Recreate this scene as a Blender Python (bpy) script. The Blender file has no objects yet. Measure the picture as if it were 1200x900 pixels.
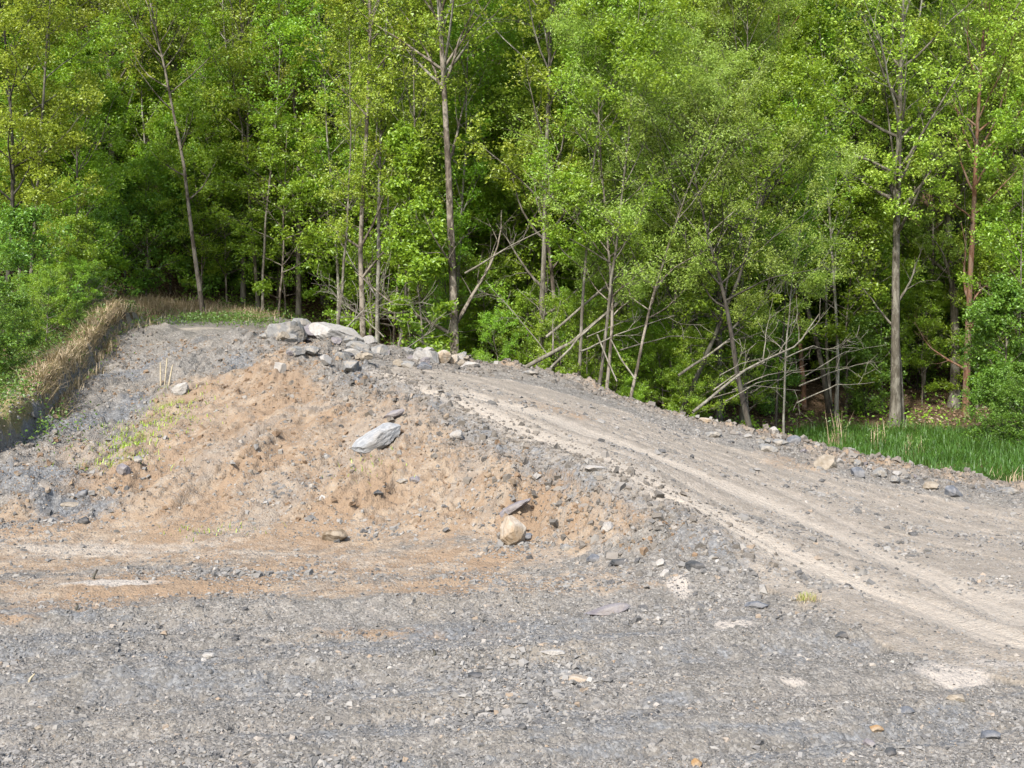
import bpy, math, random
import numpy as np

# ------------------------------------------------------------------ basics
F, HZ, CAMH = 1448.0, 400.0, 2.2          # focal length (photo pixels), horizon row, eye height
scene = bpy.context.scene
COL = scene.collection
rs = np.random.RandomState


def mesh(name, V, faces, mats, smooth=False, attrs=None):
    """faces: (M,k) int array or a list of such arrays"""
    if not isinstance(faces, (list, tuple)):
        faces = [faces]
    faces = [np.asarray(f, dtype=np.int32) for f in faces if len(f)]
    V = np.asarray(V, dtype=np.float32)
    me = bpy.data.meshes.new(name)
    me.vertices.add(len(V))
    me.vertices.foreach_set('co', V.ravel())
    li = np.concatenate([f.ravel() for f in faces])
    tot = np.concatenate([np.full(len(f), f.shape[1], np.int32) for f in faces])
    st = np.concatenate([[0], np.cumsum(tot)[:-1]]).astype(np.int32)
    me.loops.add(len(li))
    me.loops.foreach_set('vertex_index', li)
    me.polygons.add(len(tot))
    me.polygons.foreach_set('loop_start', st)
    me.polygons.foreach_set('loop_total', tot)
    me.polygons.foreach_set('use_smooth', np.full(len(tot), smooth))
    for k, a in (attrs or {}).items():
        at_ = me.attributes.new(k, 'FLOAT', 'POINT')
        at_.data.foreach_set('value', np.asarray(a, dtype=np.float32))
    me.update(calc_edges=True)
    for m in (mats if isinstance(mats, (list, tuple)) else [mats]):
        me.materials.append(m)
    return me


def link(name, me, parent=None, loc=None):
    o = bpy.data.objects.new(name, me)
    COL.objects.link(o)
    if parent is not None:
        o.parent = parent
    if loc is not None:
        o.location = loc
    return o


def tag(o, label=None, cat=None, group=None, kind=None):
    if label: o['label'] = label
    if cat: o['category'] = cat
    if group: o['group'] = group
    if kind: o['kind'] = kind
    return o


# ------------------------------------------------------------------ noise
def hash2(ix, iy, seed):
    h = (ix.astype(np.int64) * 374761393 + iy.astype(np.int64) * 668265263 + seed * 1274126177) & 0xffffffff
    h = ((h ^ (h >> 13)) * 1274126177) & 0xffffffff
    h = h ^ (h >> 16)
    return (h & 0xffffff) / float(0xffffff)


def vnoise(x, y, seed=0):
    ix = np.floor(x); iy = np.floor(y)
    fx = x - ix; fy = y - iy
    fx = fx * fx * fx * (fx * (fx * 6 - 15) + 10); fy = fy * fy * fy * (fy * (fy * 6 - 15) + 10)
    a = hash2(ix, iy, seed); b = hash2(ix + 1, iy, seed)
    c = hash2(ix, iy + 1, seed); d = hash2(ix + 1, iy + 1, seed)
    return (a + (b - a) * fx) * (1 - fy) + (c + (d - c) * fx) * fy


def fbm(x, y, oct=4, seed=0, gain=.5, ridged=False):
    s = 0; amp = 1; tot = 0
    ca, sa = math.cos(.6), math.sin(.6)
    for i in range(oct):
        n = vnoise(x, y, seed + i * 17)
        if ridged: n = 1 - np.abs(2 * n - 1)
        s = s + amp * n; tot += amp; amp *= gain
        x, y = (x * ca - y * sa) * 2.03 + 7.3, (x * sa + y * ca) * 2.03 - 3.1
    return s / tot


def sstep(a, b, x):
    t = np.clip((x - a) / (b - a), 0, 1)
    return t * t * (3 - 2 * t)


# ------------------------------------------------------------------ terrain: surveyed points
def pz(px, py, D):                          # a point at distance D
    return ((px - 600) / F * D, D, CAMH - (py - HZ) / F * D)


def pg(px, py, z):                          # a point at height z
    D = (CAMH - z) * F / (py - HZ)
    return ((px - 600) / F * D, D, z)


CP = []
for X in (-14, -10, -6, -3, 0, 3, 6, 10):
    for Y in (-6, 0, 4, 7.5):
        CP.append((X, Y, 0))
for a in [(-400, 700), (-150, 700), (100, 700), (300, 700), (500, 700), (650, 715), (760, 740), (900, 780),
          (200, 665), (350, 655), (560, 670)]:
    CP.append(pg(*a, 0.0))
# foot of the slope
for a in [(-300, 640, .02), (-100, 640, .02), (0, 640, .02), (120, 632, .03), (250, 634, .04), (390, 640, .03),
          (500, 648, .03), (600, 652, .05), (660, 660, .05), (720, 672, .06), (790, 678, .07), (850, 700, .04)]:
    CP.append(pg(*a))
# face of the slope
for a in [(60, 600, 14.2), (30, 575, 15.0), (100, 560, 15.6), (140, 500, 18.2), (170, 450, 21.0), (200, 500, 17.7),
          (200, 560, 15.3), (300, 500, 16.9), (300, 450, 19.3), (200, 430, 21.6), (350, 560, 15.0), (400, 480, 17.3),
          (370, 440, 19.2), (440, 520, 15.7), (540, 565, 14.3), (480, 590, 14.2), (620, 600, 13.3), (700, 620, 12.7),
          (260, 600, 14.2), (460, 470, 16.8), (580, 540, 14.6)]:
    CP.append(pz(*a))
# crest of the slope = near edge of the road
CREST = [(160, 388, 26.5), (250, 394, 24), (330, 402, 22), (390, 424, 19.9), (420, 431, 19.3), (450, 445, 18.2),
         (520, 480, 16.4), (620, 535, 14.2), (700, 560, 13.1), (780, 600, 12.3), (850, 655, 11.5)]
for a in CREST: CP.append(pz(*a))
for a in [(930, 712, .05), (1080, 782, .0), (1250, 860, 0)]: CP.append(pg(*a))
# road surface
for a in [(480, 437, 1.70), (560, 456, 1.5), (700, 510, 1.0), (850, 590, .42), (1000, 640, .15), (1150, 620, .05),
          (1000, 572, .36), (900, 547, .53), (1100, 600, .12), (800, 512, .82), (620, 450, 1.5), (1200, 680, .03),
          (1100, 720, .03), (1350, 660, 0), (1500, 640, 0)]:
    CP.append(pg(*a))
CP += [pz(500, 429, 22), pz(560, 433, 22.5)]
# windrow along the far side of the road
BERM = [(1100, 562, .25), (1000, 540, .5), (920, 516, .66), (800, 491, .95), (700, 456, 1.34), (620, 438, 1.58),
        (540, 427, 1.76)]
BW = [pg(*a) for a in BERM] + [pz(480, 418, 24.5)]
CP += BW
CP += [pg(1200, 574, .12), pg(1300, 580, .05), pg(1500, 580, 0)]
# low ground behind it
CP += [(4.9, 21.7, -.08), (3.6, 22.6, .0), (2.4, 25.2, .25), (1.0, 26.7, .6), (-.6, 27.3, .95), (-2, 27.3, 1.25),
       (6.4, 20.4, -.1), (8.2, 19.4, -.08), (-3.0, 28.4, 1.6), (10.5, 18.3, -.02)]
for X in (6, 9, 12, 16): CP += [(X, 22.5, -.12), (X, 27, -.1), (X, 31, 0)]
CP += [(2, 28, .1), (3.5, 26, 0), (4, 31, .15), (1, 31, .5), (14, 18, 0)]
# the head of the slope and the bank on the left
CP += [pz(350, 392, 23.5), pz(400, 402, 23), pz(180, 382, 29.5), pz(280, 386, 27.5), pz(330, 374, 31),
       pz(150, 362, 32), pz(240, 366, 32), (-3, 32, 1.9), (-1, 33, 1.2)]
for a in [(0, 540, 16.2), (50, 503, 17.6), (90, 452, 20.3), (125, 405, 24.2), (150, 386, 26.5)]: CP.append(pz(*a))
for a in [(-30, 520, 17), (20, 470, 20.5), (60, 425, 24), (100, 388, 27), (-150, 500, 18.5), (-100, 440, 24),
          (-100, 380, 30), (20, 375, 30)]:
    CP.append(pz(*a))
CP = np.array(CP)


def hill(x, y):
    d = y - 33 + 0.10 * np.clip(-x, -12, 25) + .3 * np.sin(x * .35)
    base = np.interp(x, [-8, -2, 3, 14], [3.1, 1.9, .6, .25])
    h = base + .25 * np.clip(d, 0, 6) + .66 * np.clip(d - 4, 0, 80) + .3 * np.clip(d - 84, 0, 999)
    return h + 1.4 * (fbm(x * .12, y * .12, 3, 91) - .5) * sstep(2, 12, d)


_c = 0.45
def _phi(r2): return np.sqrt(r2 + _c * _c)
_n = len(CP)
_A = np.zeros((_n + 3, _n + 3))
_d2 = (CP[:, None, 0] - CP[None, :, 0]) ** 2 + (CP[:, None, 1] - CP[None, :, 1]) ** 2
_A[:_n, :_n] = _phi(_d2) - np.eye(_n) * 0.05
_A[:_n, _n:] = np.c_[np.ones(_n), CP[:, 0], CP[:, 1]]
_A[_n:, :_n] = _A[:_n, _n:].T
_w = np.linalg.solve(_A, np.r_[CP[:, 2], 0, 0, 0])


def Hbase(x, y):
    x = np.asarray(x, float); y = np.asarray(y, float)
    sh = x.shape; x = x.ravel(); y = y.ravel()
    out = np.empty_like(x)
    for i in range(0, len(x), 20000):
        X = np.clip(x[i:i + 20000], -14, 14); Y = np.clip(y[i:i + 20000], -6, 36)
        d2 = (X[:, None] - CP[None, :, 0]) ** 2 + (Y[:, None] - CP[None, :, 1]) ** 2
        out[i:i + 20000] = _phi(d2) @ _w[:_n] + _w[_n] + _w[_n + 1] * X + _w[_n + 2] * Y
    out = np.where(y < 8, out * sstep(-2, 5, y), out)
    t = sstep(30.5, 36, y)
    out = out * (1 - t) + hill(x, y) * t
    return out.reshape(sh)


def seg_dist(x, y, poly):
    """distance to a polyline and the parameter along it (metres)"""
    best = np.full(x.shape, 1e9); par = np.zeros(x.shape); acc = 0
    for (a, b) in zip(poly[:-1], poly[1:]):
        dx, dy = b[0] - a[0], b[1] - a[1]; L2 = dx * dx + dy * dy
        t = np.clip(((x - a[0]) * dx + (y - a[1]) * dy) / L2, 0, 1)
        d = np.hypot(x - a[0] - t * dx, y - a[1] - t * dy)
        m = d < best
        best = np.where(m, d, best); par = np.where(m, acc + t * math.sqrt(L2), par); acc += math.sqrt(L2)
    return best, par


def inside(x, y, poly):
    c = np.zeros(x.shape, bool); n = len(poly)
    for i in range(n):
        x1, y1 = poly[i][:2]; x2, y2 = poly[i - 1][:2]
        if y1 == y2: continue
        m = ((y1 > y) != (y2 > y)) & (x < (x2 - x1) * (y - y1) / (y2 - y1) + x1)
        c ^= m
    return c


_Ds = np.concatenate([np.arange(2.5, 40, .04), np.arange(40, 110, .4)])
def at(px, py, H=None):
    """where the sight line through a photo pixel meets the terrain"""
    H = H or Hbase
    X = (px - 600) / F * _Ds; Z = CAMH - (py - HZ) / F * _Ds
    h = H(X, _Ds)
    k = np.argmax(h >= Z)
    if not (h >= Z).any(): k = len(_Ds) - 1
    return np.array([X[k], _Ds[k], h[k]])


W = lambda pts: [at(*p) for p in pts]
TRACKS = [W(t) for t in (
    [(442, 437), (514, 462), (577, 486), (657, 517), (735, 551), (811, 586), (884, 625), (960, 663), (1060, 700), (1180, 745)],
    [(548, 460), (640, 485), (720, 514), (800, 545), (900, 588), (1000, 631), (1100, 676), (1200, 722)],
    [(500, 447), (600, 480), (700, 520), (800, 562), (900, 606), (1000, 650)],
    [(640, 470), (750, 505), (850, 545), (950, 590), (1060, 640)])]
for t, (ex, ey) in zip(TRACKS, ((1.6, -1.5), (1.6, -1.6), (.1, -.1), (.1, -.1))):
    t.append(t[-1] + np.array([ex, ey, 0]))
ROAD = W([(425, 434), (450, 447), (520, 482), (620, 536), (700, 562), (780, 602), (860, 658), (940, 708), (1080, 776)]) + \
    [np.array([5.2, 6.2, 0]), np.array([11, 9, 0]), np.array([11, 13.5, 0])] + \
    W([(1200, 597), (1100, 583), (1000, 563), (900, 536), (800, 508), (700, 473), (620, 451), (540, 437), (480, 430)])
RIDGE = W([(425, 432), (450, 446), (520, 480), (560, 503), (620, 534), (700, 560), (780, 598), (850, 650)])
BERML = [np.array(b) for b in BW] + [np.array(pz(400, 400, 24))]
BERML = [at(1180, 572)] + BERML
SCARP = W([(0, 552), (50, 512), (90, 462), (128, 412), (150, 394)])
SCARP = [SCARP[0] + np.array([-1.2, -.6, 0])] + SCARP
DIRX, DIRY = -.36, -.93                     # fall line of the slope


def masks(x, y, hb):
    m = {}
    streak = 0
    dr, _ = seg_dist(x, y, RIDGE)
    road_in = inside(x, y, ROAD)
    tr = np.zeros(x.shape)
    for i, t in enumerate(TRACKS):
        d, par = seg_dist(x + .08 * (fbm(x * 1.3, y * 1.3, 2, 5) - .5), y, t)
        wd = (.30, .28, .16, .15)[i]
        tr = np.maximum(tr, (1.15, 1.1, .6, .55)[i] * np.exp(-(d / wd) ** 2) * (.62 + .75 * fbm(d * 14 + i * 5, par * .5, 3, 7)))
        if i == 0: streak = fbm(d * 4.2, par * .22, 4, 9)
    tr = np.maximum(tr, road_in * .38 * sstep(.5, .68, streak))
    m['track'] = tr * (.25 + .75 * road_in) * (1 - .45 * np.exp(-(dr / .3) ** 2))
    m['road'] = road_in.astype(float)
    db, _ = seg_dist(x, y, BERML)
    m['berm'] = np.exp(-(db / .85) ** 2)
    ds, _ = seg_dist(x, y, SCARP)
    m['scarp'] = np.exp(-(ds / .6) ** 2)
    lf = inside(x, y, [(-40, 10), (SCARP[0][0] - .1, SCARP[0][1] - .4)] + [(q_[0] - .1, q_[1]) for q_ in SCARP[1:]] + [(-9, 33), (-40, 60)])
    m['lip'] = lf * .55 * sstep(.0, .22, ds) * np.exp(-ds / 3.0)
    m['ridge'] = np.exp(-(dr / .5) ** 2)
    slope = sstep(.08, .3, hb) * (y < 27) * (~road_in) * (x < 2.2) * (db > .9)
    m['slope'] = slope * (inside(x, y, [(-9, 12.5), (2.4, 10.5), (2.2, 11.6), (.9, 13), (-1, 16.5), (-2.2, 19), (-3, 24), (-8, 27), (-7, 20), (-7, 15)]))
    return m


def Hdetail(x, y, hb, m=None):
    m = m or masks(x, y, hb)
    near = 1 - sstep(30, 40, y)
    al = x * DIRX + y * DIRY; ac = x * -DIRY + y * DIRX
    z = np.zeros(x.shape)
    sl = m['slope']; road = m['road']; fg = (1 - road) * (1 - sl)
    # rills and lumps on the slope
    wob = fbm(x * .8, y * .8, 3, 11)
    z += sl * (.30 * (fbm(ac * 1.5 + wob, al * .32, 4, 21, .55) - .5) + .20 * (fbm(ac * 4.4 + wob * 2, al * .8, 4, 26, .6) - .5))
    z += sl * .20 * (fbm(x * 3.1, y * 3.1, 5, 31, .62) - .5)
    z += sl * .15 * (fbm(x * 8, y * 8, 3, 33, .65, True) - .55) * sstep(.30, .60, fbm(x * 1.1, y * 1.1, 2, 35))
    # foreground: gentle undulation, crust, caterpillar marks
    z += fg * near * (.07 * (fbm(x * .55, y * .9, 3, 41) - .5) + .055 * (fbm(x * 3 + y, y * 4.5, 4, 44, .6) - .5) + .040 * (fbm(x * 9, y * 10, 4, 47, .62, True) - .5))
    u = y - .22 * x                          # ruts running across the yard
    r = sum(np.exp(-((u - c0 - .12 * (fbm(x * .6, y * .2, 2, 50 + k) - .5)) / w0) ** 2) * a0 for k, (c0, w0, a0) in enumerate(
        [(6.5, .10, -.05), (6.85, .09, .03), (7.4, .12, -.045), (8.3, .16, -.05), (8.65, .12, .035), (9.5, .14, -.05), (10.2, .15, -.055), (10.6, .12, .045), (11.5, .12, -.03)]))
    cl = .5 + .5 * np.sin((x * .97 + y * .25) * 24 + 3 * fbm(x * 2, y * 2, 2, 61))
    z += 1.15 * fg * near * r * (x < 3.5) * (.6 + .9 * fbm(x * 1.7, y * 1.7, 3, 60)) * (1 + .5 * cl)
    # windrow of spoil: sharp lumps
    b = m['berm']
    z += b * (.36 * (fbm(x * 2.3, y * 2.3, 4, 71, .6) - .42) + .17 * (fbm(x * 7, y * 7, 3, 73, .6, True) - .5))
    z += m['ridge'] * (.16 * (fbm(x * 2.6, y * 2.6, 4, 76, .6) - .4) + .06 * (fbm(x * 8, y * 8, 3, 77, .6) - .5))
    # road: wheel ruts
    z += road * (-.06 * m['track'] + .03 * (fbm(x * 1.4, y * 1.4, 4, 81, .55) - .5) + .018 * (fbm(x * 10, y * 10, 4, 84, .65) - .5))
    # overhanging bank on the left
    z += m['lip']
    z += m['scarp'] * (.42 * (fbm(x * 1.5, y * 1.5, 4, 86, .6) - .35))
    z += (1 - near) * .25 * (fbm(x * .8, y * .8, 4, 88) - .5)
    z += .10 * (fbm(x * 1.2, y * 1.2, 3, 89) - .5) * sstep(19.5, 22, y)
    return z


def H(x, y):
    x = np.asarray(x, float); y = np.asarray(y, float)
    hb = Hbase(x, y)
    return hb + Hdetail(x, y, hb)


def normal(x, y, e=.12):
    x = np.asarray(x, float); y = np.asarray(y, float)
    n = np.stack([-(Hbase(x + e, y) - Hbase(x - e, y)) / (2 * e), -(Hbase(x, y + e) - Hbase(x, y - e)) / (2 * e), np.ones_like(x)], -1)
    return n / np.linalg.norm(n, axis=-1, keepdims=True)


# ------------------------------------------------------------------ materials
def new_mat(name):
    m = bpy.data.materials.new(name); m.use_nodes = True
    nt = m.node_tree; nt.nodes.clear()
    return m, nt


class NB:
    """small node builder"""
    def __init__(s, nt): s.nt = nt
    def n(s, t, **kw):
        nd = s.nt.nodes.new(t)
        ins = kw.pop('ins', {})
        for k, v in kw.items(): setattr(nd, k, v)
        for k, v in ins.items():
            if isinstance(v, bpy.types.NodeSocket): s.nt.links.new(v, nd.inputs[k])
            else: nd.inputs[k].default_value = v
        return nd
    def attr(s, name): return s.n('ShaderNodeAttribute', attribute_name=name).outputs['Fac']
    def math(s, op, a, b=None, clamp=False):
        nd = s.n('ShaderNodeMath', operation=op, use_clamp=clamp)
        for i, v in enumerate((a, b)):
            if v is None: continue
            if isinstance(v, bpy.types.NodeSocket): s.nt.links.new(v, nd.inputs[i])
            else: nd.inputs[i].default_value = v
        return nd.outputs[0]
    def ramp(s, v, a, b):
        return s.n('ShaderNodeMapRange', interpolation_type='SMOOTHSTEP', ins={'Value': v, 'From Min': a, 'From Max': b}).outputs[0]
    def mix(s, f, a, b, blend='MIX'):
        nd = s.n('ShaderNodeMix', data_type='RGBA', blend_type=blend)
        for k, v in ((0, f), (6, a), (7, b)):
            if isinstance(v, bpy.types.NodeSocket): s.nt.links.new(v, nd.inputs[k])
            elif k == 0: nd.inputs[0].default_value = v
            else: nd.inputs[k].default_value = (*v, 1)
        return nd.outputs[2]
    def noise(s, co, scale, detail=4, rough=.55, dist=0):
        return s.n('ShaderNodeTexNoise', ins={'Vector': co, 'Scale': scale, 'Detail': detail, 'Roughness': rough, 'Distortion': dist}).outputs[0]
    def out(s, sh): s.nt.links.new(sh, s.n('ShaderNodeOutputMaterial').inputs['Surface'])


def ground_material():
    m, nt = new_mat('soil'); b = NB(nt)
    co = b.n('ShaderNodeNewGeometry').outputs['Position']
    big = b.noise(co, .9, 5, .6); mid = b.noise(co, 4.5, 5, .65); fine = b.noise(co, 22, 4, .7); grit = b.noise(co, 90, 3, .7)
    vor = b.n('ShaderNodeTexVoronoi', ins={'Vector': co, 'Scale': 42.0, 'Randomness': 1.0})
    vor2 = b.n('ShaderNodeTexVoronoi', ins={'Vector': co, 'Scale': 95.0, 'Randomness': 1.0})
    sp = b.n('ShaderNodeSeparateColor', ins={'Color': vor.outputs['Color']}).outputs[0]
    sp2 = b.n('ShaderNodeSeparateColor', ins={'Color': vor2.outputs['Color']}).outputs[1]
    # grey shale grit
    grey = b.mix(b.ramp(mid, .3, .7), (0.112, 0.103, 0.090), (0.181, 0.164, 0.144))
    grey = b.mix(b.math('MULTIPLY', b.ramp(big, .48, .68), .6), grey, (0.197, 0.170, 0.137))
    grey = b.mix(b.math('MULTIPLY', b.ramp(sp, .55, 1.0), .55), grey, (0.273, 0.256, 0.232))
    grey = b.mix(b.math('MULTIPLY', b.ramp(sp2, .45, .0), .6), grey, (0.063, 0.060, 0.059))
    # clay
    clay = b.mix(b.ramp(mid, .32, .70), (0.181, 0.129, 0.087), (0.255, 0.202, 0.148))
    clay = b.mix(b.math('MULTIPLY', b.ramp(b.noise(co, 2.1, 4, .6), .54, .74), .75), clay, (0.214, 0.143, 0.085))
    clay = b.mix(b.math('MULTIPLY', b.ramp(fine, .52, .75), .5), clay, (0.147, 0.102, 0.067))
    clay = b.mix(b.math('MULTIPLY', b.ramp(sp, .82, 1.0), .5), clay, (0.226, 0.209, 0.188))
    clay = b.mix(b.math('MULTIPLY', b.ramp(b.attr('band'), .53, .59), .72), clay, (0.196, 0.136, 0.088))
    clay = b.mix(b.math('MULTIPLY', b.ramp(b.attr('band'), .42, .34), .34), clay, (0.187, 0.172, 0.153))
    # wheel dust
    dust = b.mix(b.ramp(fine, .3, .7), (0.258, 0.222, 0.183), (0.307, 0.271, 0.228))
    # the road between the tracks: grey-brown grit
    roadc = b.mix(b.ramp(mid, .3, .7), (0.184, 0.158, 0.128), (0.252, 0.217, 0.179))
    roadc = b.mix(b.math('MULTIPLY', b.ramp(sp, .6, 1.0), .4), roadc, (0.308, 0.283, 0.250))
    roadc = b.mix(b.math('MULTIPLY', b.ramp(sp2, .4, .0), .4), roadc, (0.104, 0.093, 0.082))
    # dark slate scree, turf, leaf litter
    slate = b.mix(b.ramp(fine, .3, .7), (0.076, 0.076, 0.076), (0.144, 0.144, 0.144))
    slate = b.mix(b.math('MULTIPLY', b.ramp(sp, .55, 1.0), .6), slate, (0.216, 0.216, 0.216))
    litter = b.mix(b.ramp(fine, .35, .65), (0.054, 0.036, 0.022), (0.137, 0.090, 0.054))
    litter = b.mix(b.math('MULTIPLY', b.ramp(mid, .55, .7), .6), litter, (0.043, 0.065, 0.018))
    turf = b.mix(b.ramp(fine, .3, .7), (0.10, 0.095, 0.035), (0.22, 0.175, 0.095))
    edge = b.math('ADD', b.math('MULTIPLY', b.math('SUBTRACT', mid, .5), 1.1), b.math('MULTIPLY', b.math('SUBTRACT', fine, .5), .6))
    def msk(name, lo=.32, hi=.68, k=1.0):
        return b.ramp(b.math('ADD', b.attr(name), b.math('MULTIPLY', edge, k)), lo, hi)
    c = grey
    c = b.mix(msk('road', .3, .7, .5), c, roadc)
    c = b.mix(msk('clay', .22, .72, 1.15), c, clay)
    c = b.mix(msk('slate', .3, .7), c, slate)
    c = b.mix(msk('track', .28, .92, .75), c, dust)
    c = b.mix(msk('silt', .30, .72, .45), c, (.29, .258, .225))
    c = b.mix(msk('turf', .35, .65), c, turf)
    c = b.mix(msk('litter', .35, .65, .6), c, litter)
    bump = b.n('ShaderNodeBump', ins={'Strength': 1.0, 'Distance': .015, 'Height': b.math('ADD', b.math('MULTIPLY', vor.outputs['Distance'], -.7), b.math('ADD', fine, b.math('MULTIPLY', grit, .55)))})
    p = b.n('ShaderNodeBsdfPrincipled', ins={'Base Color': c, 'Roughness': .95, 'Normal': bump.outputs[0], 'Specular IOR Level': .15})
    b.out(p.outputs[0])
    return m


def stone_material(name, c1, c2, streak=None, scale=14, bump=.6, island=0.0, dirt=(.27, .23, .18), dirt_amt=.55):
    m, nt = new_mat(name); b = NB(nt)
    co = b.n('ShaderNodeTexCoord').outputs['Object']
    if streak:
        co2 = b.n('ShaderNodeMapping', ins={'Vector': co, 'Scale': streak}).outputs[0]
    else: co2 = co
    n1 = b.noise(co2, scale, 6, .65); n2 = b.noise(co, scale * 4, 4, .7); n3 = b.noise(co, scale * .35, 3, .5)
    c = b.mix(b.ramp(n1, .3, .7), c1, c2)
    c = b.mix(b.math('MULTIPLY', b.ramp(n2, .5, .75), .5), c, tuple(x * .6 for x in c1))
    c = b.mix(b.math('MULTIPLY', b.ramp(n3, .48, .62), dirt_amt), c, dirt)
    if island:
        ri = b.n('ShaderNodeNewGeometry').outputs['Random Per Island']
        c = b.mix(island, c, b.mix(ri, (.02, .02, .02), (1, 1, 1)), 'OVERLAY')
    bp = b.n('ShaderNodeBump', ins={'Strength': bump, 'Distance': .02, 'Height': b.math('ADD', n1, b.math('MULTIPLY', n2, .5))})
    p = b.n('ShaderNodeBsdfPrincipled', ins={'Base Color': c, 'Roughness': .85, 'Normal': bp.outputs[0], 'Specular IOR Level': .25})
    b.out(p.outputs[0])
    return m


def gravel_material(name, stops):
    m, nt = new_mat(name); b = NB(nt)
    ri = b.n('ShaderNodeNewGeometry').outputs['Random Per Island']
    cr = b.n('ShaderNodeValToRGB', ins={'Fac': ri})
    cr.color_ramp.interpolation = 'LINEAR'
    el = cr.color_ramp.elements
    while len(el) < len(stops): el.new(.5)
    for e, (p_, c_) in zip(el, stops): e.position = p_; e.color = (*c_, 1)
    co = b.n('ShaderNodeNewGeometry').outputs['Position']
    n = b.noise(co, 120, 3, .7)
    c = b.mix(b.math('MULTIPLY', b.ramp(n, .35, .7), .45), cr.outputs[0], (.20, .185, .17))
    p = b.n('ShaderNodeBsdfPrincipled', ins={'Base Color': c, 'Roughness': .88, 'Specular IOR Level': .2})
    b.out(p.outputs[0])
    return m


def leaf_material(name, dark, light, trans=.45, hue=.02, tip=None):
    m, nt = new_mat(name); b = NB(nt)
    g = b.n('ShaderNodeNewGeometry'); oi = b.n('ShaderNodeObjectInfo')
    c = b.mix(g.outputs['Random Per Island'], dark, light)
    n = b.noise(b.n('ShaderNodeTexCoord').outputs['Object'], .8, 3, .6)
    if tip: c = b.mix(b.math('MULTIPLY', b.ramp(n, .5, .68), .6), c, tip)
    hs = b.n('ShaderNodeHueSaturation', ins={'Color': c, 'Saturation': 1.0,
             'Hue': b.math('ADD', .5 - hue / 2, b.math('MULTIPLY', oi.outputs['Random'], hue)),
             'Value': b.math('ADD', .85, b.math('MULTIPLY', oi.outputs['Random'], .3))})
    d = b.n('ShaderNodeBsdfDiffuse', ins={'Color': hs.outputs[0]})
    warm = b.mix(.35, hs.outputs[0], (.32, .38, .02))
    t = b.n('ShaderNodeBsdfTranslucent', ins={'Color': warm})
    gl = b.n('ShaderNodeBsdfGlossy', ins={'Color': (.7, .75, .7, 1), 'Roughness': .5})
    mx = b.n('ShaderNodeMixShader', ins={0: trans, 1: d.outputs[0], 2: t.outputs[0]})
    mx2 = b.n('ShaderNodeMixShader', ins={0: .05, 1: mx.outputs[0], 2: gl.outputs[0]})
    b.out(mx2.outputs[0])
    return m


def bark_material(name, c1, c2, c3, patch=.5):
    m, nt = new_mat(name); b = NB(nt)
    co = b.n('ShaderNodeTexCoord').outputs['Object']
    st = b.n('ShaderNodeMapping', ins={'Vector': co, 'Scale': (1, 1, .22)}).outputs[0]
    n1 = b.noise(st, 16, 5, .65); n2 = b.noise(b.n('ShaderNodeMapping', ins={'Vector': co, 'Scale': (1, 1, .5)}).outputs[0], 5.0, 5, .65); n3 = b.noise(co, 30, 3, .6)
    c = b.mix(b.ramp(n1, .35, .65), c1, c2)
    c = b.mix(b.math('MULTIPLY', b.ramp(n2, .47, .53), patch), c, c3)
    bp = b.n('ShaderNodeBump', ins={'Strength': .7, 'Distance': .02, 'Height': b.math('ADD', n1, b.math('MULTIPLY', n3, .4))})
    p = b.n('ShaderNodeBsdfPrincipled', ins={'Base Color': c, 'Roughness': .9, 'Normal': bp.outputs[0], 'Specular IOR Level': .15})
    b.out(p.outputs[0])
    return m


SOIL = ground_material()
ST = {
    'grey': stone_material('grey_stone', (0.130, 0.126, 0.122), (0.200, 0.196, 0.187)),
    'slab': stone_material('slab_stone', (0.156, 0.161, 0.169), (0.269, 0.269, 0.269), (1, 4, 4), 10, .6, dirt_amt=.25),
    'blue': stone_material('blue_stone', (0.060, 0.065, 0.076), (0.140, 0.145, 0.158), dirt_amt=.2),
    'dark': stone_material('dark_stone', (0.026, 0.029, 0.031), (0.074, 0.074, 0.078), dirt_amt=.15),
    'cream': stone_material('cream_stone', (0.227, 0.174, 0.122), (0.322, 0.287, 0.244), (1, 1, .35), 11, .5, dirt=(0.183, 0.118, 0.056), dirt_amt=.5),
    'tan': stone_material('tan_stone', (0.156, 0.126, 0.091), (0.239, 0.208, 0.169)),
    'brown': stone_material('brown_stone', (0.087, 0.060, 0.035), (0.191, 0.152, 0.109)),
    'pale': stone_material('pale_stone', (0.218, 0.200, 0.183), (0.296, 0.283, 0.265), dirt_amt=.25),
    'mauve': stone_material('mauve_stone', (0.113, 0.099, 0.105), (0.187, 0.174, 0.178), dirt_amt=.25),
    'orange': stone_material('orange_stone', (0.183, 0.105, 0.043), (0.261, 0.174, 0.096)),
}
GRAVEL = gravel_material('gravel', [(0, (0.036, 0.037, 0.039)), (.26, (0.099, 0.095, 0.090)), (.5, (0.142, 0.135, 0.126)), (.78, (0.185, 0.174, 0.160)),
                                    (.93, (0.237, 0.224, 0.207)), (.97, (0.224, 0.162, 0.106)), (1, (0.310, 0.295, 0.276))])
RUBBLE = gravel_material('rubble', [(0, (0.055, 0.049, 0.042)), (.3, (0.090, 0.078, 0.064)), (.6, (0.127, 0.106, 0.083)), (.85, (0.146, 0.128, 0.111)), (1, (0.189, 0.177, 0.160))])
CLOD = gravel_material('clods', [(0, (0.112, 0.064, 0.029)), (.4, (0.161, 0.098, 0.051)), (.7, (0.189, 0.133, 0.080)), (.9, (0.161, 0.144, 0.123)), (1, (0.233, 0.208, 0.179))])
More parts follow.
